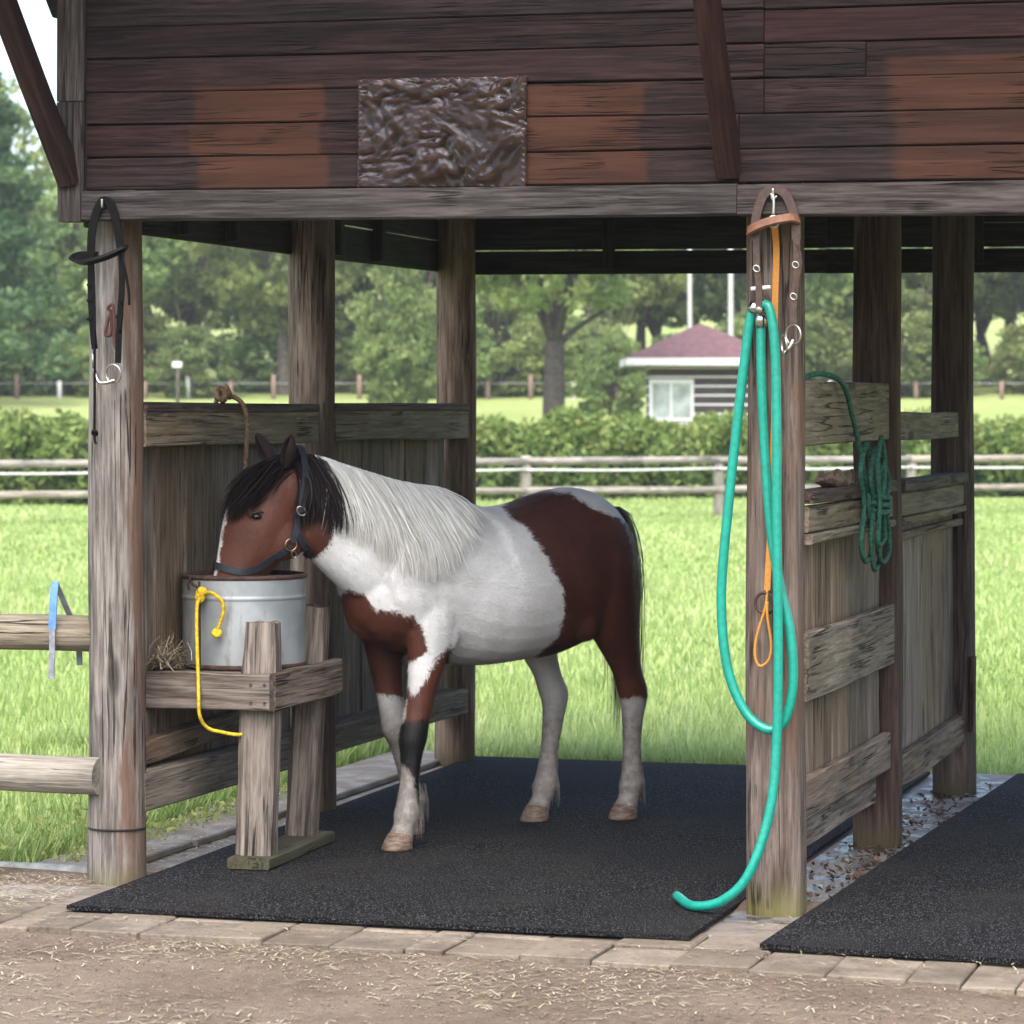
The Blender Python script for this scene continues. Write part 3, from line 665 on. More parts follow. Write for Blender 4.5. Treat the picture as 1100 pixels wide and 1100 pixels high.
# short coat hair, lying back along the body and down the legs and face
npoly = len(bme.polygons); pc = np.empty(npoly * 3, np.float32); bme.polygons.foreach_get('center', pc); pc = pc.reshape(-1, 3).astype(float)
pn = np.empty(npoly * 3, np.float32); bme.polygons.foreach_get('normal', pn); pn = pn.reshape(-1, 3).astype(float)
pa = np.empty(npoly, np.float32); bme.polygons.foreach_get('area', pa); pv0 = np.array([q.vertices[0] for q in bme.polygons])
nf = 150000; pk = rng.choice(npoly, nf, p=pa / pa.sum()); C = pc[pk] + rng.normal(0, .004, (nf, 3)); Nn = pn[pk]
isH = ((C - np.array(HP)) @ np.array(hd_dir) > .0)
D = np.where((C[:, 2] < .62)[:, None], np.array([-.15, 0, -1.]), np.array([-1., 0, -.55])); D = np.where(isH[:, None], np.array(hd_dir) * .35 + np.array([0, 0, -1.]), D)
D = D + rng.normal(0, .22, (nf, 3)); D -= Nn * np.sum(D * Nn, 1, keepdims=True); D /= np.linalg.norm(D, axis=1, keepdims=True) + 1e-9
L = (rng.uniform(.009, .019, nf) * np.where(isH, .6, 1))[:, None]; Sd = np.cross(D, Nn); wf = (rng.uniform(.0005, .0010, nf))[:, None]
C -= Nn * np.sum((C - pc[pk]) * Nn, 1, keepdims=True)
tip = C + D * L + Nn * L * rng.uniform(.05, .28, nf)[:, None]
Vf = np.stack([C - Sd * wf, C + Sd * wf, tip + Sd * wf * .25, tip - Sd * wf * .25], 1); Vf = Vf.reshape(-1, 3) @ hm[:3, :3].T + hm[:3, 3]
fur = tag(quads('coat_hair', Vf.reshape(nf, 4, 3), M_coat, pony, k=4), kind='stuff')
for nm, arr in (('brown', br), ('dark', dk), ('leg', grey), ('hind', hindd)):
    at = fur.data.attributes.new(nm, 'FLOAT', 'POINT'); at.data.foreach_set('value', np.repeat(arr[pv0[pk]], 4).astype(np.float32))
# hooves
s = NT('hoof'); n1 = s.noise(s.coord('Object', False, (1, 1, 4)), 28, 4, .6); M_hoof = s.set(s.mix(s.rampv(n1, .35, .65), (.07, .045, .033), (.17, .115, .082)), .6); s.bump(n1, .003)
for (x, y) in ((.638, .106), (.315, -.175), (-.525, .093), (-.250, -.099)):
    v = []; f = []; sg = 20; prof = [(0, 1.0, 0), (.006, 1.02, 0), (.03, .93, -.006), (.052, .82, -.014), (.060, .70, -.016), (.062, .3, -.016)]
    for z, r, dx in prof:
        for k in range(sg):
            a = 2 * math.pi * k / sg; rx = .062 if math.cos(a) > 0 else .048
            h_ = z * (1 if math.cos(a) > 0 else .72 + .28 * (1 + math.cos(a)))
            v.append(HW @ Vector((x + dx + math.cos(a) * rx * r, y + math.sin(a) * .052 * r, h_ + .0015)))
    n = len(prof)
    for i in range(n - 1):
        for k in range(sg): f.append((i * sg + k, i * sg + (k + 1) % sg, (i + 1) * sg + (k + 1) % sg, (i + 1) * sg + k))
    f.append(tuple(range(sg - 1, -1, -1))); f.append(tuple(range((n - 1) * sg, n * sg)))
    mk('hoof', v, f, M_hoof, pony, True)
# ears
for sg, tip, base in ((1, hp(.045, .105, 1.44), hp(.055, .062, 1.335)), (-1, hp(.105, -.105, 1.445), hp(.06, -.062, 1.335))):
    v = []; f = []; ax_ = (tip - base); side = ax_.cross(hd_dir).normalized(); fr = side.cross(ax_).normalized()
    if fr.dot(hd_dir + hl_dir * sg * .4) < 0: fr = -fr
    m = 8; nn = 9
    for i in range(m + 1):
        t = i / m; wv = .025 * math.sin(math.pi * min(1, .18 + .82 * t) ** 1.15) ** .8 + .002 if t < 1 else .002
        for k in range(nn):
            a = -2.3 + 4.6 * k / (nn - 1); wv2 = wv * (1.0)
            v.append(HW @ (base + ax_ * t + side * math.sin(a) * wv2 - fr * math.cos(a) * wv2 * .8))
    for i in range(m):
        for k in range(nn - 1): f.append((i * nn + k, i * nn + k + 1, (i + 1) * nn + k + 1, (i + 1) * nn + k))
    eo = mk('ear', v, f, simple('ear_coat', (.017, .010, .009), .8, var=.4, spec=.2), pony, True)
    eo.modifiers.new('t', 'SOLIDIFY').thickness = .006
# eyes
M_eye = simple('eye', (.008, .006, .005), .16, spec=.35, var=.1); M_lid = simple('eyelid', (.020, .012, .010), .6)
for sg in (1, -1):
    h = bvh.ray_cast(hp(.158, .3 * sg, 1.165), -hl_dir * sg)[0] or hp(.158, .09 * sg, 1.165)
    v, f = blob(h - hl_dir * sg * .009, hd_dir * .021, hl_dir * .015, Vector((0, 0, .0125))); mk('eye', [HW @ q for q in v], f, M_eye, pony, True)
    pts = [h + hl_dir * sg * (.004 - .010 * abs(math.cos(a)) ** 2) + hd_dir * math.cos(a) * .026 + Vector((0, 0, math.sin(a) * .014 + .003)) for a in np.linspace(-.35, math.pi + .35, 13)]
    v, f = sweep([HW @ p for p in pts], .0042, 8); mk('eyelid', v, f, M_lid, pony, True)

def ribbon(paths, widths, nrms):
    """paths (n,m,3) -> (n, 2m, 3) ribbons"""
    P = np.array(paths); n, m, _ = P.shape; t = np.gradient(P, axis=1); t /= np.linalg.norm(t, axis=2, keepdims=True) + 1e-9
    s_ = np.cross(t, np.array(nrms)[:, None, :]); s_ /= np.linalg.norm(s_, axis=2, keepdims=True) + 1e-9
    tap = np.interp(np.linspace(0, 1, m), [0, .1, .7, 1], [.7, 1, .8, .08])[None, :, None] * np.array(widths)[:, None, None]
    return np.stack([P - s_ * tap, P + s_ * tap], axis=2).reshape(n, 2 * m, 3)
def hairmat(name, cols, rough=.42):
    s = NT(name); at = s.n('Attribute', attribute_name='shade'); k = len(cols)
    c = s.ramp(at.outputs['Fac'], *[(i / (k - 1), q) for i, q in enumerate(cols)])
    tr = s.n('BsdfTranslucent'); s.l(c, tr.inputs[0]); s.set(c, rough, spec=.35)
    mx = s.n('MixShader'); mx.inputs[0].default_value = .35; s.l(s.p.outputs[0], mx.inputs[1]); s.l(tr.outputs[0], mx.inputs[2]); s.l(mx.outputs[0], s.out.inputs[0]); return s.m
H_white = hairmat('ivory_mane', [(.62, .60, .55), (.76, .745, .70), (.84, .83, .80)]); H_dark = hairmat('black_mane', [(.010, .008, .009), (.022, .015, .015), (.05, .035, .033)])
H_tail = hairmat('tail_hair', [(.012, .010, .010), (.03, .025, .024), (.11, .10, .095), (.34, .32, .30)])
def crest(x):
    yc = float(np.interp(x, N[:, 0], N[:, 1])) if x > .5 else 0
    h = bvh.ray_cast(Vector((x, yc, 1.8)), Vector((0, 0, -1)))[0]
    return h or Vector((x, yc, 1.3))
white_p, dark_p, ww, dwid = [], [], [], []
for i in range(5200):
    dark = i < 1300
    x0 = rng.uniform(.855, hq.x + .03) if dark else rng.uniform(.36, .875)
    c0 = crest(x0); L = (np.interp(x0, [.36, .43, .54, .68, .80, .95], [.09, .22, .34, .38, .31, .24])) * rng.uniform(.72, 1.08)
    ph, am = rng.uniform(0, 6.28), rng.uniform(.002, .006); drift = rng.normal(.0, .018) if dark else rng.normal(-.02, .025) - .03 * (x0 - .5); off = rng.uniform(.003, .020) + (.02 * rng.uniform(0, 1) if i % 14 == 0 else 0); pth = []
    y0 = rng.uniform(-.012, .02); lock = .010 * math.sin(x0 * 95) + .008 * math.sin(x0 * 37 + 2)
    for k in range(9):
        t = k / 8; zz = c0.z + .006 - L * max(0, t - .06) * (1.0); xx = x0 + drift * t + (am * math.sin(ph + t * 7) + lock) * t
        h = bvh.ray_cast(Vector((xx, 1.2, zz)), Vector((0, -1, 0)))[0]
        if k == 0: p = Vector((xx, c0.y + y0, c0.z + .008))
        else:
            ny = h.y + off * (1 + .5 * t) + .006 if h is not None else prev.y
            if k > 1: ny = min(max(ny, prev.y - .03), prev.y + .035)
            else: ny = min(ny, c0.y + .06) if h is not None else c0.y + .02
            p = Vector((xx, ny, zz))
        prev = p; pth.append(HW @ p)
    (dark_p if dark else white_p).append(pth); (dwid if dark else ww).append(rng.uniform(.0015, .0032))
nl = np.array((HW.to_3x3() @ Vector((0, 1, .25))).normalized())
def hairobj(name, paths, wid, mat, nv, parent=pony):
    P = np.array([[tuple(q) for q in p] for p in paths]); n = len(P)
    jit = nv[None, :] + rng.normal(0, .35, (n, 3))
    return tag(quads(name, ribbon(P, wid, jit), mat, parent, k=P.shape[1] * 2, shade=np.clip(rng.normal(.78 if name == 'tail' else .55, .26 if name == 'tail' else .2, n), 0, 1), smooth=True), kind='stuff')
hairobj('mane', white_p, ww, H_white, nl); hairobj('dark_mane', dark_p, dwid, H_dark, nl)
# forelock, falling between the ears over the brow
fp, fw = [], []
for i in range(1700):
    r0 = rng.normal(0, .026); r1 = r0 * 1.2 + rng.normal(.036, .045); Ln = rng.uniform(.07, .235) * (1 - max(0, r1 - .05) * 2.5); pth = []; off = rng.uniform(.003, .018) + (.02 * rng.uniform(0, 1) if i % 9 == 0 else 0); ph = rng.uniform(0, 6)
    p0, p1 = hp(rng.uniform(.0, .05), r0, 1.372), hp(.235 - .5 * max(0, r1 - .04), r1, 1.372 - Ln)
    for k in range(8):
        t = k / 7; pt = p0.lerp(p1, t) + hl_dir * .004 * math.sin(ph + 5 * t)
        loc, nr, _, _ = bvh.find_nearest(pt); pth.append(HW @ (loc + nr * (off * (.7 + .5 * t)) + Vector((0, 0, -.006 * t))))
    fp.append(pth); fw.append(rng.uniform(.0016, .0034))
hairobj('forelock', fp, fw, H_dark, np.array((HW.to_3x3() @ hn).normalized()))
# tail
tp, tw = [], []
for i in range(950):
    r0 = rng.normal(0, .012); th = rng.uniform(0, 6.28); sp = abs(rng.normal(0, .040)); Ln = rng.uniform(.5, .95); ph = rng.uniform(0, 6); pth = []
    for k in range(10):
        t = k / 9; bx_ = -.565 - .075 * math.sin(min(1, t * 3.2) * math.pi / 2) + .05 * t
        a = min(1, t * 2.5); p = Vector((bx_ + math.cos(th) * sp * a * .7, .005 + r0 + math.sin(th) * sp * a + .03 * t + .006 * math.sin(ph + 6 * t), 1.165 - Ln * (max(0, t - .07)) - .015 * t))
        pth.append(HW @ p)
    tp.append(pth); tw.append(rng.uniform(.0013, .003))
hairobj('tail', tp, tw, H_tail, np.array((HW.to_3x3() @ Vector((-.6, .8, 0)))))

# feather at the fetlocks
gp, gw = [], []
for (x, y, z) in ((.585, .106, .15), (.29, -.17, .15), (-.575, .098, .155), (-.318, -.10, .155)):
    for i in range(150):
        a = rng.normal(math.pi, .7); r0 = .034; L = rng.uniform(.05, .10); z0 = z + rng.uniform(-.03, .03); pth = []
        for k in range(5):
            t = k / 4; rr_ = r0 + .012 * t; pth.append(HW @ Vector((x + math.cos(a) * rr_, y + math.sin(a) * rr_, max(.012, z0 - L * t))))
        gp.append(pth); gw.append(rng.uniform(.001, .0022))
hairobj('feather', gp, gw, hairmat('feather_hair', [(.20, .17, .15), (.34, .31, .28), (.46, .43, .40)]), np.array((HW.to_3x3() @ Vector((-.5, .8, .2)))))

# ------------------------------------------------------------------ halter
M_navy = simple('navy_leather', (.014, .017, .023), .55, var=.3, bump=.001, scale=120); M_edge = simple('strap_edge', (.12, .11, .10), .6)
M_steel = simple('steel', (.45, .43, .40), .28, 1.0, .15)
hal = tag(empty('halter', HW @ hp(.05, .12, 1.0)), 'navy leather halter with brass fittings on the pony head', 'halter')
def onhead(pts, off=.004, n=10):
    """pull a path to the head's surface (rays from outside, across the head's axis)"""
    out = []
    for p in cr([hp(*q) for q in pts], n):
        loc, nr, _, _ = bvh.find_nearest(p); out.append((HW @ (loc + nr * off), HW.to_3x3() @ nr))
    return out
def strap(name, pts, w, mat, parent, off=.004, n=10, th=.002):
    P = onhead(pts, off, n); v = []; f = []
    for i, (p, nr) in enumerate(P):
        t = (P[min(i + 1, len(P) - 1)][0] - P[max(i - 1, 0)][0]).normalized(); sd = nr.cross(t).normalized()
        for a, b in ((-1, -1), (1, -1), (1, 1), (-1, 1)): v.append(p + sd * a * w / 2 + nr * b * th)
    for i in range(len(P) - 1):
        for k in range(4): f.append((i * 4 + k, i * 4 + (k + 1) % 4, i * 4 + 4 + (k + 1) % 4, i * 4 + 4 + k))
    f.append((3, 2, 1, 0)); m = len(P) * 4 - 4; f.append((m, m + 1, m + 2, m + 3))
    return mk(name, v, f, mat, parent)
strap('crown_strap', [(-.03, -.06, 1.35), (-.015, 0, 1.40), (-.005, .07, 1.34), (.005, .10, 1.26), (.010, .11, 1.18)], .024, M_navy, hal, .034)
strap('cheek_strap', [(.010, .11, 1.19), (.022, .11, 1.13), (.040, .10, 1.075)], .024, M_navy, hal, .012)
strap('throat_strap', [(.018, .11, 1.13), (.002, .10, 1.08), (-.03, .06, 1.04), (-.045, .0, 1.03)], .022, M_navy, hal, .007)
strap('noseband', [(.045, .09, 1.06), (.10, .09, 1.015), (.15, .08, .985), (.20, .075, .975)], .024, M_navy, hal, .006)
strap('noseband', [(.20, .075, .975), (.25, .055, .985), (.30, .015, 1.00), (.31, -.02, 1.00), (.27, -.06, .98)], .024, M_navy, hal, .006)
P0 = onhead([(.045, .10, 1.068), (.046, .10, 1.066)], .010, 2)[0]; ring('ring', P0[0], .021, .0032, P0[1], simple('brass', (.30, .23, .14), .35, 1.0, .15), hal)
P0 = onhead([(.030, .10, 1.03), (.031, .10, 1.028)], .012, 2)[0]; ring('snap_link', P0[0], .014, .0028, P0[1], M_steel, hal, sx=.6)
P0 = onhead([(.010, .11, 1.185), (.011, .11, 1.183)], .036, 2)[0]; ring('buckle', P0[0], .018, .0026, P0[1], M_steel, hal, 12, 6, .75)

# ------------------------------------------------------------------ feeding stand and tub
M_rust = simple('rusty_iron', (.060, .032, .022), .8, .3, .5, 40, .002)
M_moss = wood('mossy_sole', (.02, .018, .013), (.05, .044, .032), (.10, .09, .07), moss=((.05, .05, .022), .15))
fs = tag(empty('feeding_stand', (-1.95, .68, .02)), 'rough timber feeding stand on two stub legs against the partition', 'stand')
board('sole_plank', (-1.855, .315, .040), (-1.885, 1.03, .042), .15, .038, (1, 0, 0), M_moss, fs, 3, .005)
def hewn(name, p0, p1, w, t, top_taper, seed):
    n = 9; v = []; f = []; p0, p1 = Vector(p0), Vector(p1); L = (p1 - p0).length
    for i in range(n + 1):
        tt = i / n; k = 1 - top_taper * max(0, tt - .72) / .28
        for j in range(12):
            a = 2 * math.pi * j / 12; ca, sa = math.cos(a), math.sin(a); q = (abs(ca) ** 8 + abs(sa) ** 8) ** (-1 / 8)
            r = 1 + .06 * mnoise.noise((ca * 2 + seed, sa * 2, tt * 5))
            zz = tt * L + (.02 * mnoise.noise((ca * 2, sa * 2, seed)) if i == n else 0)
            v.append((zz, ca * q * w / 2 * k * r, sa * q * t / 2 * (k ** .5) * r))
    for i in range(n):
        for j in range(12): f.append((i * 12 + j, i * 12 + (j + 1) % 12, i * 12 + 12 + (j + 1) % 12, i * 12 + 12 + j))
    f.append(tuple(range(11, -1, -1))); f.append(tuple(range(n * 12, n * 12 + 12)))
    return obj(name, mesh(name, v, f, W_stand), fs, frame(p0, p1, (0, 1, 0)))
hewn('leg', (-1.862, .42, .058), (-1.846, .44, .835), .128, .100, .18, 1)
hewn('leg', (-1.895, .93, .058), (-1.850, .945, .86), .105, .10, .12, 2)
ap = board('apron_board', (-2.235, .372, .607), (-1.782, .352, .607), .122, .034, (0, 0, 1), W_stand, fs, 3, .003)
board('apron_board', (-1.790, .371, .609), (-1.778, .985, .612), .126, .034, (0, 0, 1), W_stand, fs, 3, .003)
board('ledger', (-2.225, .40, .60), (-2.225, 1.06, .60), .09, .035, (0, 0, 1), W_stand, fs, 1)
for k in range(4):
    board('shelf_plank', (-2.238, .50 + .152 * k, .652), (-1.812 if k not in (0, 3) else -1.915, .50 + .152 * k, .652), .146, .024, (0, 1, 0), W_stand, fs, 1)
for zz in (.575, .635):
    for (xx, yy) in ((-1.80, .3325), (-1.85, .334)):
        v, f = sweep([Vector((xx, yy + .003, zz)), Vector((xx, yy - .002, zz))], .005, 8); mk('nail', v, f, M_rust, ap)
s = NT('galvanised'); co_ = s.coord('Object', False); n1 = s.noise(co_, 6, 5, .6); n2 = s.noise(s.coord('Object', False, (1, 1, .25)), 18, 5, .65)
vo = s.n('TexVoronoi'); s.l(co_, vo.inputs['Vector']); vo.inputs['Scale'].default_value = 38
c = s.mix(s.rampv(n1, .35, .65), (.24, .262, .27), (.335, .355, .36)); c = s.mix(s.math('MULTIPLY', vo.outputs['Color'], .18), c, (.25, .28, .30))
c = s.mix(s.rampv(n2, .56, .72, 0, .6), c, (.16, .13, .11)); M_galv = s.set(c, s.rampv(n1, .3, .7, .45, .6), .35)
TC = Vector((-2.015, .69, .666)); tub = tag(empty('feed_tub', TC), 'round galvanised metal feed tub with rusty rim on the stand', 'tub')
def lathe(name, prof, mat, parent, C, seg=56, smooth=True):
    v = []; f = []
    for r, z in prof:
        for k in range(seg): a = 2 * math.pi * k / seg; v.append(C + Vector((math.cos(a) * r, math.sin(a) * r, z)))
    for i in range(len(prof) - 1):
        for k in range(seg): f.append((i * seg + k, i * seg + (k + 1) % seg, (i + 1) * seg + (k + 1) % seg, (i + 1) * seg + k))
    return mk(name, v, f, mat, parent, smooth)
lathe('shell', [(.005, .004), (.19, .004), (.209, .006), (.211, .010), (.2112, .016), (.2115, .230), (.2115, .235), (.2125, .2365), (.2145, .242), (.2125, .2475), (.2115, .249), (.2115, .254), (.2122, .305), (.2125, .312), (.209, .312), (.208, .25), (.207, .02), (.005, .016)], M_galv, tub, TC)
lathe('rim', [(.207, .306), (.206, .316), (.211, .321), (.2175, .318), (.2185, .310), (.215, .305), (.207, .306)], M_rust, tub, TC)
lathe('base_band', [(.2125, .001), (.2155, .003), (.2155, .014), (.2125, .017)], M_rust, tub, TC)
def tubpt(ang, z, off=0): return TC + Vector((math.cos(ang) * (.2115 + off), math.sin(ang) * (.2115 + off), z))
SA = R(247)
tube('seam', [tubpt(SA, .008, .002), tubpt(SA, .15, .002), tubpt(SA, .30, .004)], .0045, M_rust, tub, 8, 4)
tube('handle_hook', [tubpt(SA - .18, .30, .006), tubpt(SA - .05, .292, .022), tubpt(SA + .12, .275, .024)], .005, M_rust, tub, 8)
tube('handle_hook', [tubpt(SA - .26, .27, .004), tubpt(SA - .25, .29, .012), tubpt(SA - .20, .315, .004)], .004, M_rust, tub, 8)

def rope_mat(name, a, b):
    s = NT(name); n = s.noise(s.coord('Object', False), 90, 3, .6); s.bump(n, .004); return s.set(s.mix(s.rampv(n, .35, .65), a, b), .8, spec=.2)
M_yel = rope_mat('yellow_rope', (.40, .26, .012), (.62, .44, .03))
yr = tag(empty('yellow_rope', tubpt(SA + .12, .27, .03)), 'yellow rope knotted to the tub handle and hanging down the stand', 'rope')
K = tubpt(SA + .14, .258, .030)
for dx, dz, sx_ in ((0, 0, 1), (.006, .010, .8), (-.004, -.012, .9)):
    ring('knot', K + Vector((dx, -.004, dz)), .012, .0075, (.3 + dx * 40, -1, dz * 30), M_yel, yr, 16, 8, sx_)
te = tube('tail_end', [K, K + Vector((.045, -.02, .008)), K + Vector((.082, -.018, -.02)), K + Vector((.085, -.012, -.06)), K + Vector((.068, -.012, -.105)), K + Vector((.062, -.012, -.118))], .0062, M_yel, yr)
ring('end_knot', K + Vector((.062, -.012, -.128)), .009, .010, (.2, -1, .5), M_yel, te, 14, 8)
tube('hanging_line', [K, K + Vector((-.002, -.035, -.06)), Vector((K.x + .042, .332, .62)), Vector((K.x + .048, .328, .53)), Vector((K.x + .062, .36, .485)), Vector((K.x + .11, .37, .47)), Vector((-1.905, .385, .462)), Vector((-1.88, .50, .470))], .0062, M_yel, yr)

M_straw = leafy('straw', [(.16, .12, .075), (.27, .215, .14), (.37, .31, .22), (.46, .41, .31)], .1, .75)
def strawbits(name, pts, lens, tilt, wid, parent=None, label=None, curve=.0):
    n = len(pts); P = np.array(pts); th = rng.uniform(0, 6.28, n); ti = rng.normal(0, tilt, n); d = np.stack([np.cos(th) * np.cos(ti), np.sin(th) * np.cos(ti), np.sin(ti)], 1)
    ln = rng.uniform(lens[0], lens[1], n)[:, None]; sd = np.cross(d, np.array([0, 0, 1.])); sd /= np.linalg.norm(sd, axis=1, keepdims=True) + 1e-9
    sd = sd * (rng.uniform(.6, 1.2, n) * wid)[:, None]; ups = np.array([0, 0, 1.]) * np.abs(d[:, 2:3]) * ln * .5
    bow = np.cross(d, np.array([0, 0, 1.])) * rng.normal(0, curve, n)[:, None] * ln
    a, b, m = P - d * ln / 2 + ups, P + d * ln / 2 + ups, P + bow + ups + np.array([0, 0, .002])
    V = np.stack([a - sd, a + sd, m - sd, m + sd, b - sd * .6, b + sd * .6], 1)
    return quads(name, V, M_straw, parent, k=6, shade=rng.uniform(0, 1, n))
pp = np.stack([rng.normal(-2.195, .028, 420), rng.normal(.46, .05, 420), .672 + np.abs(rng.normal(0, .022, 420))], 1)
pp[:, 0] = np.clip(pp[:, 0], -2.235, -2.1)
tag(strawbits('hay_wisp', pp, (.03, .11), .5, .0016, curve=.12), 'small heap of hay on the stand between tub and post', 'hay', kind='stuff')

# ------------------------------------------------------------------ tack hanging from the front beam
M_blk = simple('black_leather', (.0035, .0032, .0034), .5, var=.4, scale=90, spec=.10); M_brl = simple('brown_leather', (.042, .019, .012), .55, var=.4, scale=60); M_tan = simple('tan_leather', (.13, .056, .03), .5, var=.3, scale=60)
M_red = simple('rust_red_iron', (.07, .022, .016), .75, var=.4)
def bridle(name, label, M, Mb, O, crown, brow, cheekL, cheekR, rein, bits_):
    t = tag(empty(name, O), label, 'bridle')
    tube('headpiece', crown, 1, M, t, flat=(.0135, .003), up=Vector((0, 1, 0)))
    tube('browband', brow, 1, Mb, t, flat=(.005, .0145), up=Vector((0, 0, 1)))
    for c in (cheekL, cheekR): tube('cheekpiece', c, 1, M, t, flat=(.010, .0028), up=Vector((0, 1, 0)))
    for c in rein: tube('rein', c, .0045, M, t, 6)
    for c, r, nx in bits_: ring('bit_ring', c, r, .0032, nx, M_steel, t)
    return t
Y = -.135
t = bridle('bridle', 'black leather bridle with bit hanging on the grey round log post', M_blk, M_blk, Vector((-2.166, Y, 2.205)),
    [(-2.213, Y, 2.05), (-2.210, Y, 2.12), (-2.190, Y, 2.195), (-2.166, Y, 2.222), (-2.140, Y, 2.200), (-2.118, Y, 2.12), (-2.108, Y, 2.055)],
    [(-2.20, Y + .03, 2.045), (-2.255, Y + .005, 2.045), (-2.270, Y - .015, 2.032), (-2.225, Y - .03, 2.022), (-2.16, Y - .03, 2.035), (-2.105, Y - .01, 2.060), (-2.095, Y + .01, 2.068)],
    [(-2.213, Y, 2.06), (-2.214, Y, 1.92), (-2.206, Y, 1.80), (-2.200, Y, 1.745)],
    [(-2.108, Y, 2.06), (-2.105, Y, 1.95), (-2.113, Y, 1.84), (-2.118, Y, 1.72), (-2.120, Y, 1.70)],
    [[(-2.108, Y, 2.06), (-2.092, Y - .005, 2.00), (-2.082, Y, 1.93), (-2.080, Y, 1.885)],
     [(-2.202, Y - .008, 2.03), (-2.196, Y - .01, 1.85), (-2.196, Y - .01, 1.62), (-2.197, Y - .01, 1.47), (-2.192, Y - .01, 1.44)],
     [(-2.113, Y - .006, 1.90), (-2.102, Y - .006, 1.86), (-2.11, Y - .006, 1.80)]],
    [((-2.207, Y, 1.71), .026, (1, .45, 0)), ((-2.135, Y, 1.665), .030, (.25, 1, .1))])
tube('bit', [(-2.204, Y, 1.685), (-2.185, Y - .004, 1.640), (-2.155, Y - .006, 1.637), (-2.13, Y, 1.645)], .006, M_steel, t, 8)
for zz in (1.95, 1.90, 1.84): tube('keeper', [(-2.224, Y - .004, zz), (-2.204, Y - .004, zz + .006)], 1, M_blk, t, n=3, flat=(.005, .004))
ring('rein_knot', (-2.196, Y - .01, 1.475), .007, .006, (0, 1, .3), M_blk, t, 12, 6)
tube('hook', [(-2.166, -.120, 2.205), (-2.166, -.15, 2.200), (-2.166, -.155, 2.225)], .004, M_steel, t, 8)
hk = tag(empty('iron_hook', (-2.18, -.005, 1.83)), 'rust red iron hook screwed into the grey round log post', 'hook')
tube('hook_rod', [(-2.195, .02, 1.855), (-2.195, -.03, 1.855), (-2.208, -.035, 1.80), (-2.202, -.035, 1.79), (-2.188, -.035, 1.80), (-2.188, -.035, 1.862), (-2.198, -.036, 1.880), (-2.178, -.04, 1.885), (-2.176, -.038, 1.80), (-2.175, -.036, 1.76), (-2.155, -.036, 1.73)], .0055, M_red, hk, 8)
t = bridle('bridle', 'brown leather bridle with tan browband hanging above the green hose', M_brl, M_tan, Vector((.03, Y, 2.205)),
    [(-.028, Y, 2.06), (-.026, Y, 2.13), (-.004, Y, 2.195), (.030, Y, 2.215), (.066, Y, 2.195), (.092, Y, 2.13), (.098, Y, 2.06)],
    [(-.03, Y + .02, 2.088), (-.048, Y - .01, 2.086), (-.02, Y - .03, 2.100), (.03, Y - .032, 2.116), (.085, Y - .02, 2.125), (.104, Y + .0, 2.118)],
    [(-.026, Y, 2.07), (-.024, Y, 1.98), (-.018, Y, 1.93), (-.018, Y, 1.86)],
    [(.098, Y, 2.07), (.098, Y, 1.96), (.090, Y, 1.88), (.086, Y, 1.81)],
    [[(.100, Y - .004, 2.05), (.112, Y, 2.0), (.104, Y, 1.94), (.094, Y, 1.90)]],
    [((.088, Y, 1.775), .030, (.6, 1, 0)), ((.062, Y - .01, 1.745), .030, (1, .5, .1))])
tube('bit', [(.088, Y, 1.76), (.076, Y - .008, 1.735), (.062, Y - .01, 1.72)], .006, M_steel, t, 8)
for (xx, zz) in ((-.024, 1.975), (.096, 1.985), (.09, 1.89)): ring('buckle', (xx, Y - .005, zz), .011, .002, (0, 1, 0), M_steel, t, 10, 6, .8)
tube('hook', [(.030, -.118, 2.192), (.030, -.15, 2.185), (.030, -.156, 2.214)], .0045, M_steel, t, 8)
sn = tag(empty('snap_hook', (.03, -.16, 2.16)), 'bright steel snap hook hung inside the brown bridle loop', 'hook')
tube('snap_bar', [(.030, -.156, 2.196), (.033, -.157, 2.17), (.032, -.157, 2.135)], .005, M_steel, sn, 8); ring('snap_ring', (.032, -.157, 2.115), .017, .0035, (0, 1, 0), M_steel, sn)
tube('snap_gate', [(.024, -.157, 2.200), (.030, -.157, 2.180), (.042, -.157, 2.192)], .003, M_steel, sn, 6)
# orange lead strap
M_org = simple('orange_webbing', (.42, .175, .022), .7, var=.2, scale=200, bump=.0006)
ol = tag(empty('lead_strap', (.02, -.05, 2.05)), 'flat orange lead strap hanging on the post behind the green hose', 'strap')
tube('strap', [(.024, -.105, 2.10), (.020, -.06, 2.02), (.012, -.045, 1.85), (.008, -.034, 1.55), (-.001, -.034, 1.25), (-.014, -.036, 1.00)], 1, M_org, ol, flat=(.0022, .0095), up=Vector((1, 0, 0)))
tube('loop', [(-.014, -.036, 1.005), (-.018, -.040, .95), (-.046, -.036, .86), (-.052, -.036, .80), (-.036, -.036, .768), (-.008, -.036, .79), (-.002, -.036, .84), (-.012, -.042, .92), (-.013, -.040, .965)], .0045, M_org, ol, 8)
tr_ = tag(empty('tether_ring', (-.02, -.03, .99)), 'rusty iron tether ring stapled to the post beside the hose', 'ring')
ring('ring', (-.022, -.028, .960), .032, .005, (.15, 1, .1), M_rust, tr_); tube('staple', [(-.03, .02, .992), (-.03, -.035, .992), (-.014, -.035, .992), (-.014, .02, .992)], .0035, M_rust, tr_, 6)
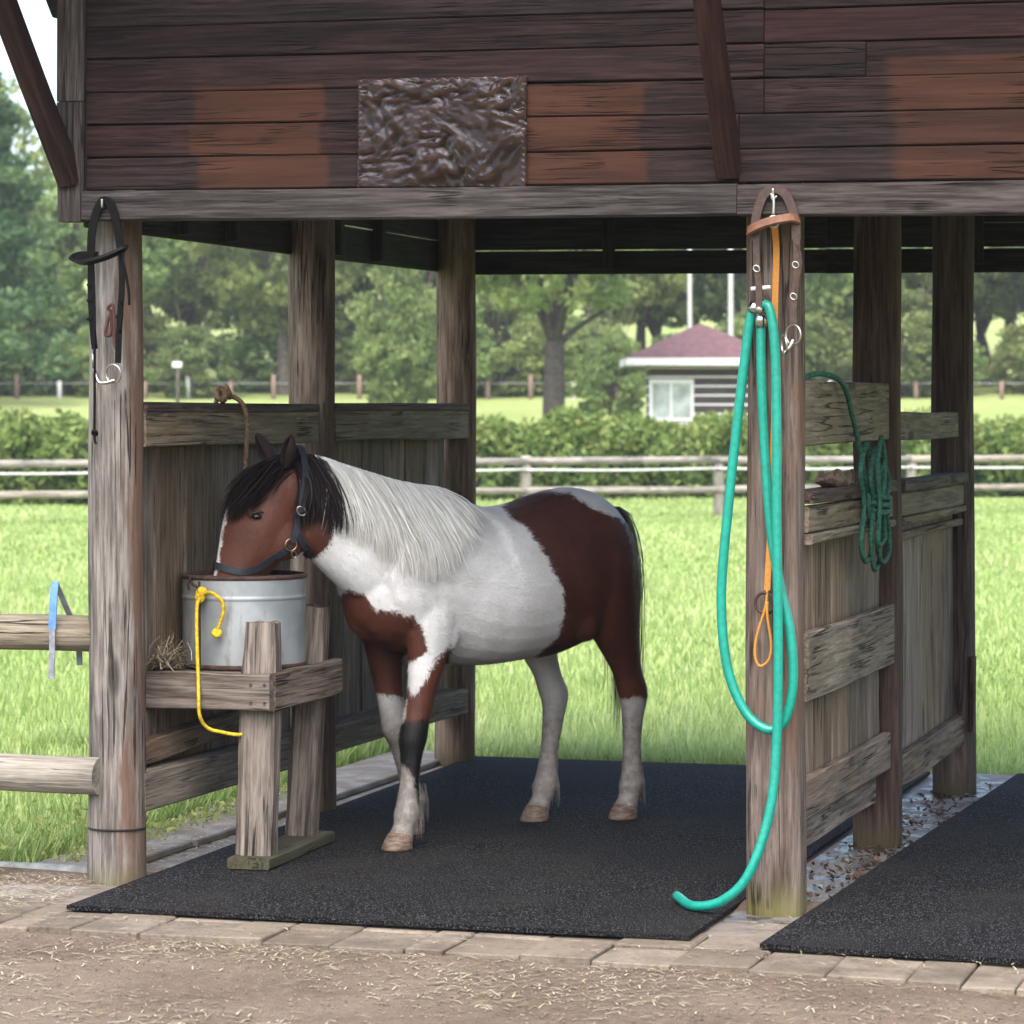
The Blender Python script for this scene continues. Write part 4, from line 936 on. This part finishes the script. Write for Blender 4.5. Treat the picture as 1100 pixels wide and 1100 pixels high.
# green hose on its tap
s = NT('green_hose'); n1 = s.noise(s.coord('Object', False), 60, 3); M_hose = s.set(s.mix(s.rampv(n1, .3, .7), (.004, .20, .145), (.006, .26, .19)), .32, spec=.5)
gh = tag(empty('garden_hose', (-.03, -.03, 1.85)), 'turquoise green hose looped on the post with its end on the mat', 'hose')
y = -.045
tube('hose_loop', [(-.050, y, 1.862), (-.066, y, 1.82), (-.094, y, 1.607), (-.132, y, 1.265), (-.155, y, .98), (-.137, y, .767), (-.082, y, .632), (-.013, y - .005, .578), (.039, y, .601), (.068, y, .715), (.060, y, .871), (.031, y + .002, .998), (-.001, y + .004, 1.181), (-.021, y + .004, 1.437), (-.030, y, 1.664), (-.031, y, 1.815)], .0148, M_hose, gh, 14, 8)
tube('hose_run', [(-.018, y - .03, 1.872), (.004, y - .035, 1.850), (.020, y - .035, 1.734), (.025, y - .035, 1.493), (.025, y - .035, 1.21), (.030, y - .036, .813), (.025, y - .04, .53), (.008, y - .06, .331), (-.048, y - .09, .150), (-.13, y - .09, .064), (-.23, y - .05, .037), (-.325, .07, .040)], .0148, M_hose, gh, 14, 8)
M_chr = simple('chrome', (.55, .55, .56), .18, 1.0, .1)
tb = tube('tap_body', [(-.030, .0, 1.888), (-.030, -.04, 1.888), (-.030, -.062, 1.880), (-.028, -.066, 1.845)], .016, M_chr, gh, 12, 4)
tube('coupling', [(-.031, y, 1.845), (-.031, y, 1.80)], .0195, M_chr, gh, 14, 1); tube('coupling', [(-.046, y - .002, 1.875), (-.055, y, 1.845)], .0185, M_chr, gh, 14, 1)
board('tap_handle', (-.058, -.060, 1.918), (.002, -.060, 1.922), .012, .016, (0, 0, 1), simple('white_handle', (.55, .53, .50), .4), tb, 2, .001, .003)
tube('tap_spindle', [(-.030, -.06, 1.888), (-.029, -.06, 1.920)], .007, M_chr, tb, 8, 1)
# green rope coil on the right partition
M_grope = rope_mat('green_rope', (.012, .055, .036), (.035, .12, .080))
gr = tag(empty('rope_coil', (.09, .6, 1.65)), 'dark green rope draped over the upper board and tied in a hank', 'rope')
tube('rope_drop', [(.02, .27, 1.60), (.028, .30, 1.648), (.07, .42, 1.663), (.095, .60, 1.632), (.10, .74, 1.53), (.105, .86, 1.40), (.11, .96, 1.27), (.112, .98, 1.22)], .0085, M_grope, gr, 10, 8)
for k, (yy, zt, zb, w_) in enumerate(((.90, 1.44, 1.05, .10), (1.0, 1.42, 1.02, .085), (1.08, 1.38, 1.04, .12), (.98, 1.46, 1.10, .07))):
    xx = .115 + .012 * k
    tube('rope_bight', [(xx, yy, zt), (xx, yy - w_, zt - .09), (xx, yy - w_ * .4, 1.235), (xx, yy - w_ * .9, 1.12), (xx, yy - w_ * .3, zb), (xx, yy + w_ * .8, zb + .015), (xx, yy + w_, 1.13), (xx, yy + w_ * .4, 1.235), (xx, yy + w_, zt - .08), (xx, yy, zt)], .0085, M_grope, gr, 10, 6)
for k in range(3): ring('wrap', (.132, 1.0, 1.215 + .022 * k), .042, .0105, (.15, .1 * k - .1, 1), M_grope, gr, 20, 8)
cl = tag(empty('cloth_bundle', (.07, .63, 1.30)), 'crumpled brown sacking lying on the right partition cap', 'cloth')
v, f = blob(Vector((.06, .66, 1.318)), Vector((.035, 0, 0)), Vector((0, .28, 0)), Vector((0, 0, .022)), 24)
v = [p + Vector((.3, .5, .9)) * .022 * mnoise.noise(p * 28) + Vector((0, 0, .03)) * mnoise.noise(p * 9) for p in v]
mk('sacking', v, f, simple('sacking', (.10, .062, .042), .95, var=.5, scale=40, bump=.004), cl)
# old rope over the left rail
M_jute = rope_mat('jute', (.11, .065, .038), (.22, .14, .09))
jr = tag(empty('jute_rope', (-2.14, .85, 1.57)), 'brown jute rope knotted over the left partition top rail', 'rope')
tube('rope_drop', [(-2.19, .86, 1.52), (-2.19, .87, 1.585), (-2.15, .88, 1.60), (-2.105, .90, 1.57), (-2.092, .91, 1.50), (-2.095, .905, 1.38), (-2.10, .90, 1.30)], .0085, M_jute, jr, 10)
for (a, b, c) in ((0, 0, 0), (.0, .05, .012), (.02, -.06, .004)): ring('knot', (-2.155 + a, .83 + b, 1.600 + c), .018, .012, (1, b * 12, .3 + c * 20), M_jute, jr, 18, 8)
# plastic-wrapped notice board
wb = tag(empty('notice_board', (-1.037, -.09, 2.245)), 'brown board wrapped in crumpled clear plastic on the dark gable', 'sign')
board('panel', (-1.312, -.0955, 2.418), (-.762, -.0955, 2.411), .342, .008, (0, 0, 1), simple('brown_board', (.040, .021, .0145), .85, var=.3, scale=8, spec=.08), wb, 1, .0005, .002)
s = NT('clear_plastic'); gl = s.n('BsdfGlossy'); gl.inputs['Roughness'].default_value = .05; gl.inputs['Color'].default_value = (.9, .92, 1, 1); tp_ = s.n('BsdfTransparent'); mx = s.n('MixShader'); lw = s.n('LayerWeight'); lw.inputs[0].default_value = .32
fz_ = s.n('Fresnel'); fz_.inputs[0].default_value = 1.42; nb = s.noise(s.coord('Object', False), 45, 4, .6); bp = s.n('Bump'); bp.inputs['Distance'].default_value = .01; bp.inputs['Strength'].default_value = .12; s.l(nb, bp.inputs['Height']); s.l(bp.outputs[0], gl.inputs['Normal'])
s.l(s.math('MULTIPLY', s.math('SUBTRACT', fz_.outputs[0], .0255, True), 4.2, True), mx.inputs[0]); s.l(tp_.outputs[0], mx.inputs[1]); s.l(gl.outputs[0], mx.inputs[2]); s.l(mx.outputs[0], s.out.inputs[0]); M_film = s.m
n_, m_ = 150, 96; v = []; f = []
for j in range(m_ + 1):
    for i in range(n_ + 1):
        u, w_ = i / n_, j / m_; px_, pz_ = -1.315 + .556 * u, 2.243 + .348 * w_ - .007 * u
        q = Vector((px_ * 13 + 1.1 * mnoise.noise((px_ * 4, pz_ * 4, 1)), pz_ * 15 + 1.1 * mnoise.noise((px_ * 4, pz_ * 4, 6)), 0)); e = min(u, 1 - u, w_, 1 - w_)
        h = .010 * (1 - abs(mnoise.noise(q)) * 2.4) + .007 * (1 - abs(mnoise.noise(q * 2.1 + Vector((5, 2, 0)))) * 2.4) + .003 * mnoise.noise(q * 5)
        rim = .006 * math.sin((u + w_) * 110) * max(0, 1 - e / .03)
        v.append(Vector((px_, -.1015 - max(0, .004 + h * .58 * max(.4, min(1.1, .75 + 1.6 * mnoise.noise((px_ * 7, pz_ * 7, 3)))) + rim) * min(1, e / .02 + .25), pz_)))
for j in range(m_):
    for i in range(n_): a = j * (n_ + 1) + i; f.append((a, a + 1, a + n_ + 2, a + n_ + 1))
mk('plastic_wrap', v, f, M_film, wb, True)

# ------------------------------------------------------------------ pole fence beside the left post
rf = tag(empty('pole_fence', (-2.9, .10, -.05)), 'pole fence of two peeled logs butting against the grey stable post', 'fence')
log('rail', (-3.9, .10, .815), (-2.29, .095, .812), .056, .060, W_log, rf, 14, 8, .05, seed=11)
log('rail', (-3.9, .06, .352), (-2.252, .02, .352), .058, .061, W_log, rf, 14, 8, .05, seed=12)
log('post', (-3.8, .20, -.2), (-3.8, .20, 1.05), .065, .06, W_log, rf, 12, 6, .05, seed=13)
bs = tag(empty('blue_strap', (-2.42, .05, .81)), 'blue and grey strap slung over the upper pole rail', 'strap')
M_blu = simple('blue_strap', (.10, .22, .46), .6, var=.2); M_gst = simple('grey_strap', (.20, .21, .24), .6, var=.3)
tube('upper_end', [(-2.412, .02, .985), (-2.416, .015, .93), (-2.420, .018, .87), (-2.424, .022, .83)], 1, M_blu, bs, flat=(.0025, .013), up=Vector((1, 0, 0)))
tube('lower_end', [(-2.424, .022, .83), (-2.426, .026, .76), (-2.430, .030, .70), (-2.432, .032, .665)], 1, M_gst, bs, flat=(.0022, .010), up=Vector((1, 0, 0)))
tube('back_end', [(-2.412, .02, .985), (-2.405, .10, .885), (-2.40, .17, .80), (-2.392, .165, .70)], 1, M_gst, bs, flat=(.0022, .010), up=Vector((1, 0, 0)))
tag(tube('drain_pipe', [(-3.6, .32, -.005), (-2.9, .25, .0), (-2.6, .22, .004), (-2.36, .19, .008)], .024, simple('grey_pipe', (.20, .21, .20), .7, var=.35, scale=12), None, 14), 'weathered grey plastic pipe lying along the edge of the grass', 'pipe')

# ------------------------------------------------------------------ middle distance: fence, hedge
def fpt(t, z=0.0, back=0.0): p = c2w(-13 + 26 * t, 42.6 + 8.4 * t + back); p.z = z; return p
pf = tag(empty('paddock_fence', fpt(.5, -.075)), 'pale weathered post and rail paddock fence in front of the hedge', 'fence')
def tpx(px):
    t = .5
    for _ in range(40): t = ((px - 550) / 3400 * (42.6 + 8.4 * t) + 13) / 26
    return t
pxs = [-480, -270, -60, 148, 357, 565, 772, 979, 1186, 1390, 1600]
for k, px in enumerate(pxs):
    t = tpx(px); log('post', fpt(t, -.25), fpt(t, .83 + .02 * (k % 3)), .088, .085, W_fence, pf, 12, 4, .04, .3, seed=20 + k)
for k in range(len(pxs) - 1):
    a, b = tpx(pxs[k]), tpx(pxs[k + 1])
    log('rail', fpt(a - .001, .785, -.06), fpt(b + .001, .785 + .01 * (k % 2), -.06), .058, .052, W_fence, pf, 10, 3, .04, seed=40 + k)
    log('rail', fpt(a - .001, .350, -.06), fpt(b + .001, .35 - .012 * (k % 2), -.06), .058, .052, W_fence, pf, 10, 3, .04, seed=60 + k)
    tube('rope_rail', [fpt(a, .66, -.10), fpt((a + b) / 2, .645, -.10), fpt(b, .665, -.10)], .02, simple('white_rope', (.5, .5, .48), .7), pf, 6, 5)
# leaf cloud builder
def leaves(C, size, nrm_bias=.5):
    n = len(C); d = rng.normal(0, 1, (n, 3)); d /= np.linalg.norm(d, axis=1, keepdims=True); d[:, 2] = d[:, 2] * .6 + .35 * nrm_bias
    a = np.cross(d, rng.normal(0, 1, (n, 3))); a /= np.linalg.norm(a, axis=1, keepdims=True) + 1e-9; b = np.cross(d, a); b /= np.linalg.norm(b, axis=1, keepdims=True) + 1e-9
    L = (size * rng.uniform(.6, 1.35, n))[:, None]; a = a * L; b = b * L * .55
    return np.stack([C - a, C - b * .9 + a * .05, C + a, C + b * .9 + a * .05], 1)
nh = 60000; tt_ = rng.uniform(0, 1, nh); u_ = rng.uniform(-1, 1, nh); zz_ = rng.uniform(0, 1, nh) ** .7
A0 = np.array(fpt(-.1, 0, 9.5)); A1 = np.array(fpt(1.1, 0, 9.5)); dirv = (A1 - A0) / np.linalg.norm(A1 - A0); nv_ = np.array([-dirv[1], dirv[0], 0])
topz = 1.36 + .10 * np.sin(tt_ * 61) + .07 * np.sin(tt_ * 143 + 1) + .05 * np.sin(tt_ * 300)
edge = .75 * np.sqrt(np.clip(1 - np.clip((zz_ - .6) / .4, 0, 1) ** 2 * .8, 0, 1)); shell = np.where(rng.uniform(0, 1, nh) < .75, np.sign(u_) * (1 - rng.uniform(0, .3, nh)), u_)
C = A0 + (A1 - A0) * tt_[:, None] + nv_ * (shell * edge * (1 + .18 * np.sin(tt_ * 95 + zz_ * 5) + .12 * np.sin(tt_ * 230 - zz_ * 9)))[:, None]; C[:, 2] = -.1 + zz_ * (topz + .1) + rng.normal(0, .05, nh)
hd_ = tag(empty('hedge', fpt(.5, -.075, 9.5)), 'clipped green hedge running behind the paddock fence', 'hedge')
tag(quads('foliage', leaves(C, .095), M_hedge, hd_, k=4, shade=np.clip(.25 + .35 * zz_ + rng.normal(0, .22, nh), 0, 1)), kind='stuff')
v, f = [], []
for t in np.linspace(0, 1, 40):
    for (o, z) in ((-.45, -.2), (-.45, 1.0), (.45, 1.0), (.45, -.2)): p = fpt(t * 1.2 - .1, z, 9.5) + Vector(nv_) * o; v.append(p)
for i in range(39):
    for k in range(4): f.append((i * 4 + k, i * 4 + (k + 1) % 4, i * 4 + 4 + (k + 1) % 4, i * 4 + 4 + k))
mk('branches', v, f, simple('hedge_inside', (.020, .034, .012), .95, var=.4), hd_)

# ------------------------------------------------------------------ hut and poles beyond the hedge
def gz(p): return terrain(p)
hc = c2w((752 - 550) / 3400 * 75, 75); hc.z = gz(hc)
hut = tag(empty('garden_hut', hc, YAW), 'small dark plank hut with maroon hipped roof beyond the hedge', 'hut'); HM = WM[hut]
def hl(name, vv, ff, mat, par=hut): return mk(name, [HM @ Vector(p) for p in vv], ff, mat, par)
def hbox(name, x0, x1, y0, y1, z0, z1, mat, par=hut):
    z0 -= hc.z; z1 -= hc.z
    return hl(name, [(x0, y0, z0), (x1, y0, z0), (x1, y1, z0), (x0, y1, z0), (x0, y0, z1), (x1, y0, z1), (x1, y1, z1), (x0, y1, z1)], [(0, 3, 2, 1), (4, 5, 6, 7), (0, 1, 5, 4), (1, 2, 6, 5), (2, 3, 7, 6), (3, 0, 4, 7)], mat, par)
M_hw = simple('hut_brown', (.045, .032, .030), .8, var=.3, scale=4); M_wht = simple('white_paint', (.62, .62, .62), .6, var=.1); M_roof = simple('maroon_roof', (.125, .062, .066), .85, var=.25, scale=6)
hbox('wall', -1.22, 1.22, -1.22, 1.22, .4, 2.6, M_hw)
z = 1.0
while z < 2.58:
    for y_ in (-1.245, 1.225): hbox('batten', -1.22, 1.22, y_, y_ + .022, z, z + .045, M_wht)
    hbox('batten', -1.245, -1.223, -1.22, 1.22, z, z + .045, M_wht); hbox('batten', 1.223, 1.245, -1.22, 1.22, z, z + .045, M_wht); z += .215
ev = 1.84; zt = 2.76 - hc.z
ro = hl('roof', [(-ev, -ev, zt), (ev, -ev, zt), (ev, ev, zt), (-ev, ev, zt), (0, 0, 3.60 - hc.z), (-ev, -ev, zt - .03), (ev, -ev, zt - .03), (ev, ev, zt - .03), (-ev, ev, zt - .03)], [(0, 1, 4), (1, 2, 4), (2, 3, 4), (3, 0, 4), (5, 8, 7, 6), (0, 5, 6, 1), (1, 6, 7, 2), (2, 7, 8, 3), (3, 8, 5, 0)], M_roof)
for (x0, x1, y0, y1) in ((-ev, ev, -ev - .03, -ev), (-ev, ev, ev, ev + .03), (-ev - .03, -ev, -ev, ev), (ev, ev + .03, -ev, ev)): hbox('fascia', x0 * .985, x1 * .985, y0 * .985, y1 * .985, 2.575, 2.745, M_wht, hut)
wi = hbox('window', -1.22, -.26, -1.262, -1.25, 1.30, 2.24, simple('pale_glass', (.35, .39, .37), .15, var=.35, scale=3))
for (x0, x1, z0, z1) in ((-1.26, -.22, 1.28, 1.36), (-1.26, -.22, 2.16, 2.26), (-1.26, -1.18, 1.361, 2.159), (-.30, -.22, 1.361, 2.159), (-.78, -.72, 1.361, 2.159)): hbox('window_frame', x0, x1, -1.285, -1.263, z0, z1, M_wht, wi)
for px, rr in ((741, .065), (785, .075)):
    p = c2w((px - 550) / 3400 * 84, 84); p.z = gz(p)
    tag(log('pale_pole', p - Vector((0, 0, .3)), p + Vector((0, 0, 7.2)), rr, rr * .85, simple('pale_pole', (.42, .41, .40), .7, var=.15), None, 10, 4, .02), 'tall pale thin pole behind the maroon roofed hut' if px < 760 else 'tall pale thicker pole behind the right slope of the hut roof', 'pole')
# far field fence of short stakes
M_stk = simple('orange_stake', (.16, .105, .08), .85, var=.3); M_stw = simple('white_stake', (.5, .5, .48), .7, var=.1)
ff_ = tag(empty('stake_fence', c2w(-8, 96, 1.9)), 'wire fence on short orange and white stakes across the far field', 'fence')
last = None
for k, px in enumerate(range(-120, 1300, 46)):
    p = c2w((px - 550) / 3400 * 96, 96); p.z = gz(p); w_ = k % 3 == 1
    log('stake', p - Vector((0, 0, .2)), p + Vector((0, 0, .55 + .2 * (k % 2))), .075, .07, M_stw if w_ else M_stk, ff_, 7, 2, .02, seed=k)
    if last is not None: tube('wire', [last + Vector((0, 0, .48)), p + Vector((0, 0, .48))], .018, simple('wire', (.2, .2, .19), .6), ff_, 5, 1)
    last = p
p = c2w((191 - 550) / 3400 * 90, 90); p.z = gz(p)
fs_ = tag(empty('field_sign', p), 'small white board on a dark stake in the far field', 'sign')
log('stake', p - Vector((0, 0, .2)), p + Vector((0, 0, 1.5)), .05, .05, M_bark, fs_, 7, 2, .02); board('board', p + Vector((-.13, -.08, 1.35)), p + Vector((.13, -.02, 1.35)), .16, .03, (0, 0, 1), M_wht, fs_, 1)

# ------------------------------------------------------------------ trees
def limb(v, f, pts, r0, r1, seg=8):
    a, b = sweep(cr(pts, 4), lambda t: r0 + (r1 - r0) * t, seg); o = len(v); v += a; f += [tuple(i + o for i in q) for q in b]
def tree_proto(kind, seed):
    g = np.random.default_rng(seed); tv, tf = [], []
    if kind == 'conifer':
        H = 12.0; limb(tv, tf, [(0, 0, -.5), (.1, 0, 4), (0, .1, 8), (0, 0, 11.5)], .28, .04); cl_ = []
        for i in range(150):
            h = g.uniform(.10, 1); r = (1 - h) ** .8 * 3.0 * g.uniform(.45, 1.05); a = g.uniform(0, 6.28); cl_.append((r * math.cos(a), r * math.sin(a), h * H, .62 * (1.15 - h * .6)))
    else:
        H = 11.0; th = g.uniform(1.6, 2.6); lean = g.normal(0, .25, 2)
        if kind == 'park': th = 3.4
        limb(tv, tf, [(0, 0, -.5), (0, 0, th * .5), (lean[0] * .4, lean[1] * .4, th)], .36 if kind == 'park' else .24, .26 if kind == 'park' else .17, 10)
        cl_ = []; nb = 9
        for b in range(nb):
            a = 6.28 * b / nb + g.uniform(-.3, .3); rr = g.uniform(1.0, 2.7); hh = g.uniform(.45, .95) * (H - 1)
            e = (rr * math.cos(a), rr * math.sin(a), hh)
            limb(tv, tf, [(lean[0] * .4, lean[1] * .4, th - .2), (e[0] * .35, e[1] * .35, th + (hh - th) * .35), e], .14 if kind == 'park' else .10, .025, 6)
        for i in range(150):
            u = g.normal(0, 1, 3); u /= np.linalg.norm(u); rad = g.uniform(.55, 1.0) ** .5
            zc = 6.3; rz_ = 4.4; rx_ = 3.1
            if kind == 'bush': zc, rz_, rx_ = 3.6, 3.7, 2.6
            if kind == 'park': zc, rz_, rx_ = 8.2, 3.9, 4.0
            p = np.array([u[0] * rx_ * rad, u[1] * rx_ * rad, zc + u[2] * rz_ * rad]); k = 1 + .22 * math.sin(p[2] * 1.7 + seed) * math.cos(p[0] * 1.3 + p[1] + seed)
            cl_.append((p[0] * k, p[1] * k, p[2], g.uniform(.45, .85)))
    Cs, sh = [], []
    for (x, y, z, r) in cl_:
        n = 66; d = g.normal(0, 1, (n, 3)); d /= np.linalg.norm(d, axis=1, keepdims=True); d *= (g.uniform(.35, 1, n) ** .5)[:, None] * r; d[:, 2] *= .62
        Cs.append(np.array([x, y, z]) + d); sh.append(np.clip(g.uniform(.2, .75) + g.normal(0, .13, n), 0, 1))
    C = np.concatenate(Cs); keep = C[:, 2] > .3; C = C[keep]; shd = np.concatenate(sh)[keep]
    Q = leaves(C, .17 if kind != 'conifer' else .15)
    tm = mesh('trunk', tv, tf, simple('dark_bark', (.04, .034, .027), .95, bump=.02, scale=9, var=.5) if kind == 'park' else M_bark, True)
    co_ = quads('crown', Q, M_leafD if kind == 'conifer' else M_leaf, None, k=4, shade=shd); cm = co_.data; bpy.data.objects.remove(co_); WM.pop(co_, None)
    return tm, cm
protos = {'conifer': [tree_proto('conifer', 3)], 'broad': [tree_proto('broad', i) for i in (11, 12, 13, 14)], 'bush': [tree_proto('bush', i) for i in (21, 22)], 'park': [tree_proto('park', 31)]}
def plant(kind, i, px, d, hscale, rz, name, label, cat='tree', group=None, wide=1.0, zoff=0):
    p = c2w((px - 550) / 3400 * d, d); p.z = gz(p) + zoff; tm, cm = protos[kind][i % len(protos[kind])]
    r = tag(empty(name, p, rz), label, cat, group)
    for nm, me in (('trunk', tm), ('crown', cm)):
        o = obj(nm, me, r, WM[r] @ Matrix.Diagonal((hscale * wide, hscale * wide, hscale, 1)))
    return r
plant('park', 0, 595, 70, .80, .4, 'park_tree', 'broad tree with thick pale forked trunk standing alone before the woodland')
g = np.random.default_rng(5); k = 0
GA, GB, GC = 'trees along the woodland edge', 'tall trees deeper in the woodland', 'low bushes at the foot of the woodland'
for px in range(-330, 1500, 88):
    plant('broad', k, px + g.uniform(-25, 25), 101 + g.uniform(-3, 5), g.uniform(.85, 1.05) * (.70 if -20 < px < 130 else 1), g.uniform(0, 6.28), 'woodland_tree', 'leafy green tree in the front row of the woodland edge', group=GA); k += 1
for px in range(-330, 1500, 84):
    if px < 40 or px > 90: plant('broad', k, px + g.uniform(-25, 25), 116 + g.uniform(-4, 6), g.uniform(.95, 1.25) * (1 if px > 150 else .68), g.uniform(0, 6.28), 'tall_tree', 'tall tree filling the gaps in the back of the woodland', group=GB); k += 1
for px in range(-330, 1500, 62):
    plant('bush', k, px + g.uniform(-20, 20), 98 + g.uniform(-1.5, 2), g.uniform(.30, .52), g.uniform(0, 6.28), 'bush', 'low rounded bush at the foot of the woodland trees', 'bush', GC, 1.3, -.3); k += 1
plant('conifer', 0, -25, 93, .90, 0, 'conifer', 'dark pointed conifer rising highest beside the stable roof', wide=1.15)
plant('conifer', 0, -150, 97, 1.1, 2, 'conifer', 'tallest dark conifer standing left of the other conifer', wide=1.15)
plant('bush', 0, 655, 83, .33, 1, 'shrub', 'light green shrub growing beside the left wall of the hut', 'bush')
plant('bush', 1, 430, 86, .62, 1, 'young_tree', 'young pale green tree with thin stem in the far field', 'tree', None, .7)

# ------------------------------------------------------------------ grass
def blades(n, d0, d1, hmin, hmax, w, bias=1.0):
    d = d0 + (d1 - d0) * rng.uniform(0, 1, n) ** bias; a = rng.uniform(-1, 1, n) * (.19 * d + 1.4)
    X = CAM.x + a * CT - d * ST; Y_ = CAM.y + a * ST + d * CT
    return filt(X, Y_, hmin, hmax, w)
def filt(X, Y_, hmin, hmax, w):
    ins = (X > -2.63) & (X < 2.57) & (Y_ < 4.03); dirt = (Y_ < .30 + .1 * np.sin(X * 5))
    m = ~(ins | dirt); X, Y_ = X[m], Y_[m]; n = len(X)
    pat = .5 + .5 * np.sin(X * .9 + 1.3 * np.sin(Y_ * .55)) * np.cos(Y_ * .7 + np.sin(X * .6)); h = rng.uniform(hmin, hmax, n) * (.65 + .6 * pat)
    th = rng.uniform(0, 6.28, n); lean = rng.uniform(.1, .65, n) * h; ww = w * rng.uniform(.6, 1.3, n); sx, sy = -np.sin(th) * ww, np.cos(th) * ww; lx, ly = np.cos(th) * lean, np.sin(th) * lean
    z0 = np.full(n, -.08); z = np.zeros(n)
    def P(fx, fz, s_): return np.stack([X + lx * fx + sx * s_, Y_ + ly * fx + sy * s_, z0 + h * fz], 1)
    V = np.stack([P(0, 0, -1), P(0, 0, 1), P(.3, .6, -.8), P(.3, .6, .8), P(1, 1, -.12), P(1, 1, .12)], 1)
    return V, np.clip(.40 + .25 * (pat - .5) + rng.normal(0, .2, n), 0, 1)
sets = [blades(85000, 10.2, 19, .05, .115, .0042), blades(85000, 18.5, 31, .04, .09, .008), blades(80000, 30, 57, .04, .085, .015, .9)]
n = 16000; X = rng.uniform(-4.5, 3.2, n); sets.append(filt(X, 4.08 + np.abs(rng.normal(0, .28, n)), .06, .15, .005))
n = 9000; Yy = rng.uniform(.2, 4.3, n); sets.append(filt(-2.64 - np.abs(rng.normal(0, .25, n)), Yy, .10, .26, .005))
Vg = np.concatenate([q[0] for q in sets]); Sg = np.concatenate([q[1] for q in sets])
tag(quads('grass', Vg, M_blade, None, k=6, shade=Sg), 'lush green grass blades covering the paddock behind the stable', 'grass', kind='stuff')
# broad-leaved weeds along the left foundation
n = 2600; Yy = rng.uniform(.2, 4.2, n); C = np.stack([-2.66 - np.abs(rng.normal(0, .16, n)), Yy, rng.uniform(-.04, .10, n)], 1)
n2 = 900; C2 = np.stack([-2.50 + rng.normal(0, .05, n2), .3 + 2.2 * rng.uniform(0, 1, n2), .02 + rng.uniform(0, .035, n2)], 1); C = np.concatenate([C, C2])
tag(quads('weeds', leaves(C, .012, 1), M_blade, None, k=4, shade=np.clip(rng.normal(.2, .15, len(C)), 0, 1)), 'low leafy weeds growing along the left edge of the concrete', 'weeds', kind='stuff')

# ------------------------------------------------------------------ straw and pebbles
n = 16000; X = rng.uniform(-3.2, 2.6, n); Y_ = -.78 - rng.uniform(0, 1, n) ** 1.3 * 2.2; cl3 = np.array([mnoise.noise((a * 1.1, b * 2.2, 4)) for a, b in zip(X, Y_)])
m = cl3 + rng.normal(0, .25, n) > .02; X, Y_ = X[m], Y_[m]; fr_ = np.array([front(a) for a in X]); m = Y_ < fr_ - .01; X, Y_ = X[m], Y_[m]
P1 = np.array([(a, b, dirt_z(a, b) + .004) for a, b in zip(X, Y_)])
n = 2600; X2 = -2.22 - rng.uniform(0, 1, n) * 1.2; Y2 = rng.uniform(-.8, .2, n); P2 = np.array([(a, b, (.004 if b > -.37 and a > -2.62 else dirt_z(a, b) + .04) + .002) for a, b in zip(X2, Y2)])
n = 700; P3 = np.stack([-2.20 + rng.normal(-.05, .07, n), rng.uniform(.1, 1.9, n), np.full(n, .027)], 1); P3[:, 2] = np.where(P3[:, 0] > -2.28, .002, .027)
n = 260; P4 = np.stack([rng.normal(.05, .07, n), rng.uniform(-.3, 3.4, n), np.full(n, .003)], 1)
n = 160; P5 = np.stack([rng.uniform(-2.2, 1.6, n), rng.uniform(-.80, -.60, n), np.full(n, .004)], 1)
tag(strawbits('straw', np.concatenate([P1, P2, P3, P4, P5]), (.010, .055), .06, .0021, curve=.02), 'loose straw scattered over the dirt and the paving edge', 'straw', kind='stuff')
n = 9000; X = rng.uniform(-3.0, 2.4, n); Y_ = -.84 - rng.uniform(0, 1, n) ** 1.2 * 2.0; fr_ = np.array([front(a) for a in X]); m = Y_ < fr_ - .012; X, Y_ = X[m], Y_[m]
Vp = []; fp_ = []; r_ = rng.uniform(.0015, .0065, len(X))
for a, b, r in zip(X, Y_, r_):
    z = dirt_z(a, b) + r * .3; o = len(Vp); j = rng.uniform(.7, 1.3, 6)
    Vp += [(a + r * j[0], b, z), (a, b + r * j[1], z), (a - r * j[2], b, z), (a, b - r * j[3], z), (a, b, z + r * j[4] * .8), (a, b, z - r)]
    fp_ += [(o, o + 1, o + 4), (o + 1, o + 2, o + 4), (o + 2, o + 3, o + 4), (o + 3, o, o + 4)]
tag(mk('pebbles', Vp, fp_, simple('pebble', (.125, .09, .068), .9, var=.6, scale=25), None, False, Vector((0, 0, 0))), 'fine gravel and crumbs of earth on the dirt', 'gravel', kind='stuff')
# leaves swept into the drain strip
n = 420; C = np.stack([rng.normal(.03, .06, n), rng.uniform(.2, 3.6, n), .004 + rng.uniform(0, .008, n)], 1)
M_dead = leafy('dead_leaf', [(.025, .016, .010), (.06, .036, .02), (.12, .075, .04)], .05)
tag(quads('leaf_litter', leaves(C, .014, 3), M_dead, None, k=4, shade=rng.uniform(0, 1, n)), 'wet dead leaves lying in the gap between the mats', 'leaves', kind='stuff')

# ------------------------------------------------------------------ damp air between here and the woodland
hz = NT('haze_air'); hz.t.nodes.remove(hz.p); pv = hz.n('VolumePrincipled'); pv.inputs['Color'].default_value = (.93, .96, 1, 1); pv.inputs['Density'].default_value = .0005; pv.inputs['Anisotropy'].default_value = .2
hz.l(pv.outputs[0], hz.out.inputs['Volume'])
lo, hi = Vector((-235, -110, -2)), Vector((175, 270, 21))
hb = box('haze', lo, hi, hz.m); tag(hb, 'thin pale haze over the field', 'haze', kind='stuff')
